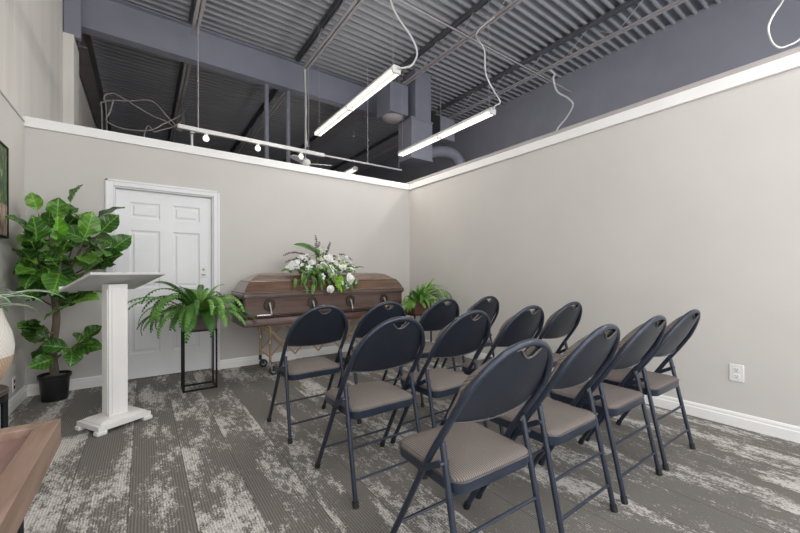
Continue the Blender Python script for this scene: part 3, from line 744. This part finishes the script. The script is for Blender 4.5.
planter(fl, .285, .22, .165, BOXW)
make_fern(fl, .15, FERN, 72, [(.62, 1.25, 2.7), (.70, .95, 2.5), (.60, .75, 2.6), (.66, 1.05, 3.0), (.46, 1.45, 1.7), (.40, 1.45, 1.2), (.70, .85, 2.1), (.50, .7, 3.2), (.58, .5, 2.6)], 3, lambda a: .88 if math.sin(a) > .3 else (1.0 if abs(math.cos(a)) < .5 or math.cos(a) < 0 else .60), hang=17)
SR = (-.49, -.84, 0)
plant_stand(SR, 'black metal plant stand holding the right fern beyond the casket')
fr_ = thing('potted_fern', 'bright green fern in a brown wooden box at the casket right end', 'plant', (SR[0], SR[1], .5755))
planter(fr_, .285, .22, .165, BOXR)
make_fern(fr_, .15, FERN2, 62, [(.50, 1.2, 2.8), (.56, 1.0, 2.6), (.50, 1.35, 2.2), (.52, .85, 2.9), (.36, 1.5, 1.0), (.40, 1.3, 1.6), (.48, .6, 3.0)], 11, lambda a: (1.0 if math.cos(a) > .2 else (.72 if math.sin(a) < -.2 else .4)) * (.75 if math.sin(a) > .2 else 1), w=.06, hang=9, hl=.34)
# ------------------------------------------------------------------ fiddle leaf fig
FG = Vector((-4.135, -.265, 0))
fg = thing('fiddle_leaf_fig', 'tall fiddle leaf fig tree in a black pot in the left corner', 'plant', FG)
m = MB(); m.lathe([(.084, 0), (.088, .005), (.102, .195), (.112, .198), (.115, .228), (.108, .231), (.104, .20), (.02, .19)], 28); m.build('pot', POTM, fg)
m = MB(); m.lathe([(.103, .196), (.08, .212), (.04, .220)], 20); m.build('soil', SOIL, fg)
tp = smoothpath([(0, 0, .2), (-.012, .0, .45), (.012, .0, .72), (-.01, .0, .98), (-.03, -.01, 1.15)], 5)
m = MB(); m.tube(tp, [.032 - .010 * i / (len(tp) - 1) for i in range(len(tp))], 12); m.build('trunk', TRUNK, fg)
def figleaf(L, W, fold, curl, seed):
    r = random.Random(seed); ph = r.uniform(0, 6)
    m = MB(); nu, nv = 8, 12; pet = .035
    def hw(v): # fiddle outline: narrow waist, broad tip
        return W * (.30 * math.sin(PI * min(1, v * 1.5)) * (1 - v) * 1.5 + math.sin(PI * v ** 1.55) ** .72) * .92
    def pt(u, v):
        s = 2 * u - 1; h_ = hw(min(.999, max(.001, v))) * .5
        x = s * h_ * (1 + .04 * math.sin(v * 22 + ph + s)); y = pet + v * L * (1 - .05 * s * s)
        z = abs(s) ** 1.3 * h_ * fold - curl * L * v * v + .010 * math.sin(v * 15 + ph) * abs(s) + .004 * math.sin(v * 40) * (1 - abs(s))
        return (x, y, z)
    m.grid(pt, nu, nv); m.tube([(0, 0, 0), (0, pet * 1.2, -.001), (0, L * .55, -curl * L * .3 - .002)], [.0035, .003, .0015], 5)
    return m.mesh('fig_leaf', FIG, 80)
fms = [figleaf(.235, .178, .3, .25, 1), figleaf(.21, .155, .45, .15, 2), figleaf(.25, .185, .2, .45, 3), figleaf(.18, .13, .35, .10, 4)]
r = random.Random(21)
twigs = []   # (start, end, leaves)
ends = [(-.08, -.12, 1.62), (.10, -.05, 1.72), (.27, -.12, 1.55), (.38, -.20, 1.30), (.22, -.30, 1.40), (.02, -.34, 1.45), (-.08, -.30, 1.20),
        (.14, .10, 1.50), (.30, .04, 1.32), (-.12, .02, 1.42), (.10, -.42, 1.22), (.24, -.38, 1.12), (-.06, -.42, 1.38), (.03, -.12, 1.55), (.32, -.28, 1.45)]
for e in ends: twigs.append(((-.025, -.01, r.uniform(.92, 1.14)), e, 5))
twigs += [((.0, 0, .36), (.17, -.05, .50), 5), ((.0, 0, .42), (.15, -.13, .46), 3), ((-.01, 0, .5), (-.10, -.16, .58), 5), ((0, 0, .58), (-.05, -.24, .66), 4), ((.01, 0, .78), (.14, -.20, .86), 4), ((0, 0, .84), (.16, .06, .90), 3), ((0, 0, .82), (-.08, -.22, .93), 3)]
for a, e, n in twigs:
    a, e = Vector(a), Vector(e); midp = a.lerp(e, .5) + Vector((0, 0, -.03 if e.z > .95 else .01)) + Vector((e.x - a.x, e.y - a.y, 0)) * .12
    pth = smoothpath([a, midp, e], 5)
    m = MB(); m.tube(pth, [.010 - .006 * i / (len(pth) - 1) for i in range(len(pth))], 7); m.build('branch', TRUNK, fg)
    for i in range(n):
        q = 1 - i * .14 if e.z > .95 else 1 - i * .2; k = min(len(pth) - 1, int(q * (len(pth) - 1)))
        p = pth[k]; ang = i * 2.4 + r.uniform(-.5, .5)
        out = Vector((p.x, p.y, 0)); out = out.normalized() if out.length > .05 else Vector((1, -1, 0)).normalized()
        d = out * .55 + Vector((math.cos(ang), math.sin(ang), 0)) * .85 + Vector((0, 0, r.uniform(-.35, .8)))
        if i == 0: d = (e - midp).normalized() + Vector((0, 0, .35)) + out * .4
        w_ = FG + p
        s = r.uniform(.85, 1.12) * (.85 if e.z < .7 else 1); me = fms[r.randrange(4)]
        # turn the leaf until it stays clear of both walls and of the painting
        for k_ in range(40):
            d.normalize()
            up = Vector((r.uniform(-.5, .5), r.uniform(-1.3, .3), r.uniform(.4, 1.1))) + out * .3
            M = frame_mat(p, d, up, s)
            W_ = [M @ v.co + FG for v in me.vertices]
            if min(v.x for v in W_) > LX + (.045 if min(v.y for v in W_) < -.5 else .012) and max(v.y for v in W_) < -.022: break
            d = d + Vector((r.uniform(-.2, .7), r.uniform(-.7, .2), r.uniform(-.3, .3)))
            if k_ > 20: s *= .95
        inst('leaf', me, fg, M)
ym = fms[3].copy(); ym.materials.clear(); ym.materials.append(leafmat('young_leaf_green', (.12, .34, .02), (.17, .44, .03), (.22, .52, .05), .4, True, 26))
yl = inst('leaf', ym, fg, frame_mat((.057, -.30, 1.345), (.03, -.10, 1), (-.1, -1, .1), 1.15)); yl['label'] = 'young bright green leaf'
m = MB(); m.tube(smoothpath([(-.025, -.01, 1.12), (.0, -.16, 1.22), (.057, -.30, 1.345)], 5), .004, 6); m.build('branch', TRUNK, fg)
# ------------------------------------------------------------------ lectern
le = thing('lectern', 'white wooden lectern on a square column with slanted top', 'lectern', (-3.665, -1.245, 0), math.radians(30))
# local x along its width, local -y faces the seats
m = MB(); m.box(-.172, .172, -.14, .14, .028, .062); m.loops([[(sx_ * (.15 - g), sy_ * (.12 - g), z) for sx_, sy_ in ((-1, -1), (1, -1), (1, 1), (-1, 1))] for g, z in ((0, .062), (.0, .068), (.025, .082), (.03, .082))])
m.build('base', LECT, le, bevel=.004)
for sx_ in (-1, 1):
    for sy_ in (-1, 1):
        m = MB(); x, y = sx_ * .150, sy_ * .118
        m.box(x - .032, x + .032, y - .028, y + .028, .0, .030); m.build('foot', LECT, le, bevel=.008)
m = MB(); m.box(-.062, .062, -.045, .045, .08, 1.035); m.box(-.045, .045, -.052, -.045, .10, 1.0); m.box(-.05, .05, .045, .051, .10, 1.0); m.box(-.067, -.062, -.035, .035, .1, 1.0); m.box(.062, .067, -.035, .035, .1, 1.0)
m.build('column', LECT, le, bevel=.003)
zc = lambda y: 1.045 - y * .30
m = MB(); m.loops([[(x, y, zc(y) + dz) for x, y in ((-.245, -.2), (.245, -.2), (.245, .2), (-.245, .2))] for dz in (0, .018)]); m.build('slanted_top', noisy('lectern_top_grey', (.60, .60, .60), (.66, .66, .655), .5, (7, 7, 7)), le, bevel=.003)
m = MB(); m.bar((-.245, .196, zc(.196) + .022), (.245, .196, zc(.196) + .022), .012, .03); m.build('book_ledge', LECT, le)
m = MB(); m.loops([[(sx_ * (.058), sy_ * .042, z) for sx_, sy_ in ((-1, -1), (1, -1), (1, 1), (-1, 1))] for z in (1.03, 1.036)]); m.build('mount_block', LECT, le)
# ------------------------------------------------------------------ console table in the near left corner
TZ = .70; tx1, ty1 = -3.683, -3.245; tx0, ty0 = LX + .05, -4.75
tb = thing('console_table', 'brown wooden tray-top table in the near left corner', 'table', ((tx0 + tx1) / 2, (ty0 + ty1) / 2, 0))
cx, cy = (tx0 + tx1) / 2, (ty0 + ty1) / 2; hx, hy = (tx1 - tx0) / 2, (ty1 - ty0) / 2; rw = .047; zl = TZ - .072
for pts in ([(-hx, -hy), (-hx + rw, -hy + rw), (-hx + rw, hy - rw), (-hx, hy)], [(hx, -hy), (hx, hy), (hx - rw, hy - rw), (hx - rw, -hy + rw)],
            [(-hx, hy), (-hx + rw, hy - rw), (hx - rw, hy - rw), (hx, hy)], [(-hx, -hy), (hx, -hy), (hx - rw, -hy + rw), (-hx + rw, -hy + rw)]):
    m = MB(); m.loops([[(x, y, z) for x, y in pts] for z in (zl, TZ)]); m.build('rim_board', TABW, tb, bevel=.002)
npl = 4; wd = (2 * hx - 2 * rw) / npl
for i in range(npl):
    x0 = -hx + rw + i * wd
    MB().box(x0 + .0008, x0 + wd - .0008, -hy + rw, hy - rw, zl + .005, TZ - .022).build('top_plank', TABP, tb, bevel=.0015)
for sx_ in (-1, 1):
    for sy_ in (-1, 1):
        m = MB(); x, y = sx_ * (hx - .05), sy_ * (hy - .23); m.box(x - .016, x + .016, y - .016, y + .016, 0, zl); m.build('leg', BLACKM, tb)
    m = MB(); x = sx_ * (hx - .05); m.box(x - .014, x + .014, -hy + .24, hy - .24, zl - .03, zl); m.build('apron', BLACKM, tb)
for sy_ in (-1, 1):
    m = MB(); y = sy_ * (hy - .23); m.box(-hx + .06, hx - .06, y - .014, y + .014, zl - .03, zl); m.build('apron', BLACKM, tb)
# ------------------------------------------------------------------ stool, basket, striped plant
SP = (-4.17, -2.2)
t_ = thing('side_stool', 'small round dark side table with a blue reflection painted on its drum, left edge', 'stool', (*SP, 0))
m = MB(); m.lathe([(.15, .55), (.16, .553), (.16, .572), (.155, .576)], 28); m.build('top', STOOLW, t_)
m = MB(); m.lathe([(.158, .520), (.158, .549), (.148, .549)], 28); m.build('band', BLACKM, t_)
for i in range(4):
    a = PI / 4 + i * PI / 2 - .35; m = MB(); m.tube([(.148 * math.cos(a), .148 * math.sin(a), 0), (.148 * math.cos(a), .148 * math.sin(a), .53)], .013, 8); m.build('leg', BLACKM, t_)
m = MB(); m.lathe([(.13, .06), (.132, .065), (.132, .50), (.13, .51)], 28); m.build('drum_body', BLUE_REFL, t_)  # dark metal drum, coloured by its painted reflection
m = MB(); m.lathe([(.152, .0), (.152, .02), (.14, .02)], 28); m.build('foot_ring', BLACKM, t_)
WOVEN = mat('woven_seagrass', (.4, .28, .18), .85); t = NT(WOVEN)
v = t.coord(); s_ = t.n('ShaderNodeSeparateXYZ'); t.l(v, s_.inputs[0])
ang_ = t.math('ARCTAN2', s_.outputs[1], s_.outputs[0])
row = t.math('FLOOR', t.math('MULTIPLY', s_.outputs[2], 90)); 
wv = t.math('MULTIPLY', t.math('SINE', t.math('ADD', t.math('MULTIPLY', ang_, 60), t.math('MULTIPLY', row, PI))), t.math('SINE', t.math('MULTIPLY', s_.outputs[2], 2 * PI * 90)))
hf = t.math('MULTIPLY_ADD', wv, .5, .5)
lowc = t.ramp(hf, [(.1, (.36, .25, .16)), (.7, (.58, .44, .31))]); upc = t.ramp(hf, [(.1, (.66, .62, .56)), (.7, (.76, .73, .67))])
t.base(t.mix(t.math('GREATER_THAN', s_.outputs[2], .155), lowc, upc)); t.bump(hf, .4, .004)
bk = thing('planter_basket', 'belly basket with cream top holding the striped plant on the stool', 'basket', (*SP, .5765))
m = MB(); m.lathe([(.09, 0), (.115, .008), (.155, .07), (.176, .15), (.180, .20), (.172, .26), (.150, .33), (.138, .375), (.130, .375), (.14, .33), (.10, .30)], 40); m.build('basket_body', WOVEN, bk, ang=50)
MB().lathe([(.138, .315), (.08, .325), (.02, .33)], 24).build('soil', SOIL, bk)
sp_ = thing('striped_plant', 'spider plant with white striped arching leaves in the basket', 'plant', (*SP, .5765 + .32))
def strap(L, up, droop, w):
    m = MB(); pts = []; a = up; p = Vector((0, 0, 0)); n = 16
    for i in range(n + 1):
        pts.append((p.copy(), a)); p = p + Vector((0, math.cos(a), math.sin(a))) * L / n; a -= droop / n * (.4 + 1.2 * i / n)
    def pt(u, v):
        k = min(n, int(round(v * n))); q, an = pts[k]; s = 2 * u - 1; h_ = w * (math.sin(PI * (.12 + .88 * v)) ** .6) * .5 if v < 1 else .0004
        nrm = Vector((0, -math.sin(an), math.cos(an)))
        return tuple(q + Vector((s * h_, 0, 0)) + nrm * abs(s) * h_ * .5)
    m.grid(pt, 4, n); return m.mesh('strap_leaf', VAR, 80)
sm = [strap(.40, 1.1, 2.1, .034), strap(.46, .85, 1.7, .036), strap(.38, 1.25, 2.6, .034), strap(.42, .7, 1.9, .036), strap(.30, 1.45, 1.4, .028)]
r = random.Random(5)
for i in range(46):
    a = 2 * PI * i * .618; s = r.uniform(.62, .86)
    if math.cos(a) < -.05: s *= max(.28, .42 - .2 * abs(math.cos(a)))
    k = r.randrange(5) if math.cos(a) >= -.05 else 4
    M = Matrix.Translation((.03 * math.cos(a), .03 * math.sin(a), 0)) @ Matrix.Rotation(a - PI / 2, 4, 'Z') @ Matrix.Diagonal((s, s, s, 1))
    inst('leaf', sm[k], sp_, M)
# ------------------------------------------------------------------ flower spray on the lid
FS = Vector((-1.72, -.42, 1.124))
fs_ = thing('flower_spray', 'white funeral flower spray with greenery lying on the casket lid', 'flowers', FS)
def lidz(y):  # height of the lid above the spray base, at a y distance towards the seats
    d = (FS.y + y) - CY0
    P = [(-.3, .60), (-.06, .72), (0, .93), (.016, .925), (.05, .985), (.082, 1.03), (.11, 1.047), (.15, 1.076), (.19, 1.098), (.23, 1.112), (.304, 1.121), (9, 1.121)]
    for (a, b), (c, e) in zip(P, P[1:]):
        if d <= c: return b + (e - b) * (d - a) / (c - a) - FS.z
m = MB(); m.ball((0, .0, .045), .11, 14, 8, sc=(1.9, 1, .45)); m.build('foam_base', GREENA, fs_)
def rose(mt, R_, seed, layers=4):
    r = random.Random(seed); m = MB()
    for l in range(layers):
        n = 5 + l; rad = R_ * (.25 + .75 * l / (layers - 1)); hgt = R_ * (1.05 - .22 * l)
        for i in range(n):
            a0 = 2 * PI * (i + .5 * (l % 2)) / n + r.uniform(-.1, .1); wd = 2 * PI / n * .72
            def pt(u, v):
                a = a0 + (2 * u - 1) * wd; k = v ** .8
                rr_ = rad * (.25 + .75 * math.sin(min(1, k) * PI * (.42 + .10 * l / layers))) * (1 - .10 * (2 * u - 1) ** 2)
                zz = hgt * k - (.25 * R_ * k ** 3 * l / layers) - .1 * R_ * abs(2 * u - 1) ** 2 * k
                return (rr_ * math.cos(a), rr_ * math.sin(a), zz)
            m.grid(pt, 4, 4)
    m.ball((0, 0, R_ * .30), R_ * .60, 10, 7, sc=(1, 1, .9))
    return m.mesh('rose_bloom', mt, 80)
def daisy(mt, R_, n):
    m = MB()
    for i in range(n):
        a = 2 * PI * i / n; c_, s_ = math.cos(a), math.sin(a)
        def pt(u, v):
            q = 2 * u - 1; h_ = R_ * .36 * math.sin(PI * (.1 + .85 * v)); d = R_ * v
            return (d * c_ - q * h_ * s_, d * s_ + q * h_ * c_, R_ * (.35 * math.sin(v * PI * .8)) + .08 * R_ * q * q)
        m.grid(pt, 2, 4)
    m.ball((0, 0, R_ * .1), R_ * .18, 7, 5)
    return m.mesh('star_bloom', mt, 80)
RM = [rose(PETAL, .058, 1), rose(PETAL, .048, 2), rose(PETAL, .040, 3), rose(CREAM, .042, 4)]
DM = [daisy(PETAL, .05, 6), daisy(PETAL, .036, 5), daisy(CREAM, .035, 7)]
def blade(L, w, droop, mt, up=.5):
    m = MB(); n = 10; pts = []; a = up; p = Vector((0, 0, 0))
    for i in range(n + 1): pts.append((p.copy(), a)); p = p + Vector((0, math.cos(a), math.sin(a))) * L / n; a -= droop / n
    def pt(u, v):
        q, an = pts[int(round(v * n))]; s = 2 * u - 1; h_ = w * .5 * math.sin(PI * min(.985, .06 + .93 * v)) ** .7
        return tuple(q + Vector((s * h_, 0, 0)) + Vector((0, -math.sin(an), math.cos(an))) * abs(s) * h_ * .35)
    m.grid(pt, 4, n); return m.mesh('green_blade', mt, 80)
LB = daisy(LIME, .05, 9)
BL = [blade(.20, .05, .9, GREENA), blade(.15, .045, .7, LIME), blade(.26, .06, 1.3, GREENA), blade(.12, .05, .4, GREENA)]
FM = [fern_frond(.24, .6, 1.2, .03, 13).mesh('spray_fern', GREENA, 70), fern_frond(.20, .5, 1.4, .028, 12).mesh('spray_fern', FERN2, 70)]
FC = Vector((0, .02, -.10))
def facing(p): return ((Vector(p) - FC).normalized() + Vector((0, -.35, .1))).normalized()
def set_bloom(nm, me, p, sc=1):
    hd = facing(p); inst(nm, me, fs_, frame_mat(Vector(p) - hd * .012, hd.cross(Vector((1, .2, 0))), hd, sc))
big = [(.098, -.071, .171), (.064, -.253, -.005), (.269, -.303, -.075)]
med = [(-.133, -.098, .124), (-.056, -.153, .074), (.006, -.123, .104), (-.011, -.071, .168), (.175, -.109, .119), (.267, -.164, .069), (0, -.34, -.195), (.218, -.167, .066), (.231, -.046, .213), (.347, -.046, .19),
       (.351, -.203, .033), (.01, .005, .30), (-.32, -.1, .118), (-.251, -.058, .18)]
small = [(.225, -.33, -.155), (.347, -.318, -.115), (.164, -.33, -.125), (-.432, -.173, .052), (-.477, -.207, .023), (-.373, -.1, .117), (-.227, -.058, .181), (-.264, -.127, .095), (-.326, -.167, .059),
         (-.368, -.153, .07), (-.168, -.033, .219), (.103, -.153, .077), (.058, -.167, .064), (.399, -.14, .094), (.406, -.18, .055), (.381, -.092, .145), (.062, -.008, .266), (.106, .001, .293), (-.082, -.283, -.046),
         (-.196, -.075, .157), (-.405, -.127, .093), (-.199, -.18, .049), (-.047, -.017, .249), (.249, -.075, .168), (-.08, .12, .2), (.1, .14, .2), (.25, .1, .15), (-.24, .1, .14), (-.29, -.06, .15), (-.34, -.13, .05), (.31, -.1, .12)]
stems = MB()
for i, p in enumerate(big): set_bloom('rose', RM[0], p, 1.25)
for i, p in enumerate(med): set_bloom('rose', RM[1] if i not in (3, 8, 11) else RM[3], p, (1.0, .9, .85)[i % 3])
r = random.Random(9)
for i, p in enumerate(small): set_bloom('small_blossom', DM[i % 3 if i % 3 < 2 or p[0] > 0 else 1], p, r.uniform(.75, 1.05))
for p in ((.1, -.31, -.10), (.075, -.29, -.07), (.15, -.30, -.08), (.10, -.325, -.135)): set_bloom('lime_bloom', LB, p, 1.0)
for p in big + med + small: stems.tube([Vector((p[0] * .25, .02 + p[1] * .2, .05)), Vector(p) - facing(p) * .028], .0025, 4)
stems.build('stems', GREENA, fs_)
# greenery between and behind the blooms
pts = [Vector(p) for p in big + med + small]
for i in range(96):
    p = pts[i % len(pts)]; hd = facing(p); k = r.random()
    sd = Vector((p.x * 1.6 + r.uniform(-.5, .5), r.uniform(-.6, .25), r.uniform(-.5, .6)))
    dr_ = (sd + hd * .25).normalized(); base = p - hd * r.uniform(.045, .09) - dr_ * .05
    if k < .4: inst('fern_sprig', FM[r.randrange(2)], fs_, frame_mat(base, dr_, hd, r.uniform(.45, .75)))
    else: inst('leaf', BL[r.choice((0, 3, 3, 1 if p.x > .1 and i % 2 else 0))], fs_, frame_mat(base, dr_, hd, r.uniform(.5, .85)))
for i in range(26):
    x = -.36 + .74 * i / 25 + r.uniform(-.02, .02); y = -.19 - .10 * r.random(); z = lidz(y) + .05
    d = (x * .7 + r.uniform(-.3, .3), -.55, -.75)
    if i % 2: inst('fern_sprig', FM[i // 2 % 2], fs_, frame_mat((x, y, z), d, (0, -.8, .6), r.uniform(.5, .75)))
    else: inst('leaf', BL[(0, 3, 1)[i // 2 % 3] if x > 0 else 0], fs_, frame_mat((x, y, z), d, (0, -.8, .6), r.uniform(.6, .9)))
for i in range(34):
    x = -.34 + .70 * i / 33; y = r.uniform(-.20, -.12); z = max(lidz(y) + .03, r.uniform(-.02, .06))
    d = (x * .9 + r.uniform(-.35, .35), -.8, r.uniform(-.45, .05))
    if i % 2: inst('fern_sprig', FM[1 if i % 4 == 1 else 0], fs_, frame_mat((x, y, z), d, (0, -.5, .8), r.uniform(.5, .7)))
    else: inst('leaf', BL[(3, 0, 1)[i // 2 % 3] if x > -.1 else 3], fs_, frame_mat((x, y, z), d, (0, -.5, .8), r.uniform(.6, .85)))
for i in range(22):
    x = -.27 + .36 * i / 21 + r.uniform(-.02, .02); y = r.uniform(-.25, -.19); z = lidz(y) + r.uniform(.14, .20)
    d = (r.uniform(-.5, .4), -.45, r.uniform(-1.0, -.3))
    inst('fern_sprig', FM[1 if i % 3 else 0], fs_, frame_mat((x, y, z), d, (0, -1, .4), r.uniform(.5, .72)))
for p, d in (((-.20, -.27, -.03), (-.1, -.55, -.8)), ((-.13, -.27, -.03), (.05, -.55, -.8)), ((-.28, -.24, .0), (-.4, -.5, -.7)), ((.2, -.30, -.08), (.1, -.35, -.9)), ((.05, -.28, -.05), (-.1, -.5, -.8)), ((.3, -.28, -.06), (.3, -.4, -.8)), ((-.40, -.16, .03), (-.9, -.3, -.2)), ((.38, -.15, .05), (.9, -.2, -.1))):
    inst('leaf', BL[3 if p[0] > 0 else 0], fs_, frame_mat(p, d, (0, -.6, .8), .75)); inst('fern_sprig', FM[0], fs_, frame_mat(p, Vector(d) + Vector((.2, 0, .05)), (0, -.6, .8), .7))
# tall spikes and arching sprays
inst('leaf', BL[2], fs_, frame_mat((.02, -.03, .17), (-1, 0, .55), (0, -.75, .6), 1.55))
def spike(p, d, L, label='spike', mt=PURP, bend=0):
    d = Vector(d).normalized(); p = Vector(p); pts = []; q = p.copy(); e = d.copy(); n = 12
    for i in range(n + 1): pts.append(q.copy()); q = q + e * L / n; e = (e + Vector((0, 0, -bend / n))).normalized()
    m = MB(); m.tube(pts, .003, 5)
    rr = random.Random(int(L * 1000))
    for i in range(3, n + 1):
        for j in range(5):
            a = rr.uniform(0, 6.28); o = pts[i] + Vector((math.cos(a), math.sin(a), rr.uniform(-.6, .6))) * .012
            m.ball(o, .009 * (1.25 - .6 * i / n), 5, 4)
    m.build('flower_spike', mt, fs_)
spike((-.02, .02, .16), (-.04, 0, 1), .30)
spike((.0, .04, .14), (.10, .05, 1), .24)
spike((-.10, 0, .15), (-.75, 0, .75), .36, bend=1.5)
spike((-.12, -.05, .12), (-.9, -.1, .45), .32, bend=1.0)
spike((.15, .0, .16), (.7, 0, .75), .34, bend=1.9)
spike((.10, .05, .18), (.35, 0, .95), .22)
for p, d, k, s in (((-.02, -.06, .16), (-.8, -.2, .75), 2, 1.15), ((-.06, -.16, .10), (-.1, -1, -.35), 2, .9), ((-.02, -.20, .06), (.1, -1, -.5), 0, 1.0)):
    inst('leaf', BL[k], fs_, frame_mat(p, d, (0, -.5, 1), s))
# ------------------------------------------------------------------ light, camera
W = bpy.data.worlds.new('world'); S.world = W; W.use_nodes = True
wt = W.node_tree; bg = wt.nodes['Background']; bg.inputs[0].default_value = (.95, .97, 1.0, 1); bg.inputs[1].default_value = 4.5
for i in range(4):
    a, e = wx[i], wx[i + 1]
    la = bpy.data.lights.new('window_portal', 'AREA'); la.shape = 'RECTANGLE'; la.size = e - a - .1; la.size_y = 4.8; la.cycles.is_portal = True
    lo_ = bpy.data.objects.new('window_portal', la); COL.objects.link(lo_); lo_.location = ((a + e) / 2, FY - .02, 2.55); lo_.rotation_euler = (PI / 2, 0, 0)
la = bpy.data.lights.new('window_portal', 'AREA'); la.shape = 'RECTANGLE'; la.size = WY1 - WY0 - .1; la.size_y = WZ1 - .2; la.cycles.is_portal = True
lo_ = bpy.data.objects.new('window_portal', la); COL.objects.link(lo_); lo_.location = (UX - .01, (WY0 + WY1) / 2, (WZ1 + .15) / 2); lo_.rotation_euler = (PI / 2, 0, -PI / 2)
cam = bpy.data.cameras.new('camera'); co_ = bpy.data.objects.new('camera', cam); COL.objects.link(co_); S.camera = co_
cam.sensor_width = 36; cam.lens = 360.29 / 800 * 36; cam.shift_y = 7.05 / 800; cam.clip_start = .05
co_.location = (-3.490, -4.643, 1.11); co_.rotation_euler = (PI / 2, .002, -.618)
S.view_settings.view_transform = 'Standard'; S.view_settings.look = 'None'; S.view_settings.gamma = 1; S.view_settings.exposure = -.30
S.view_settings.use_curve_mapping = False
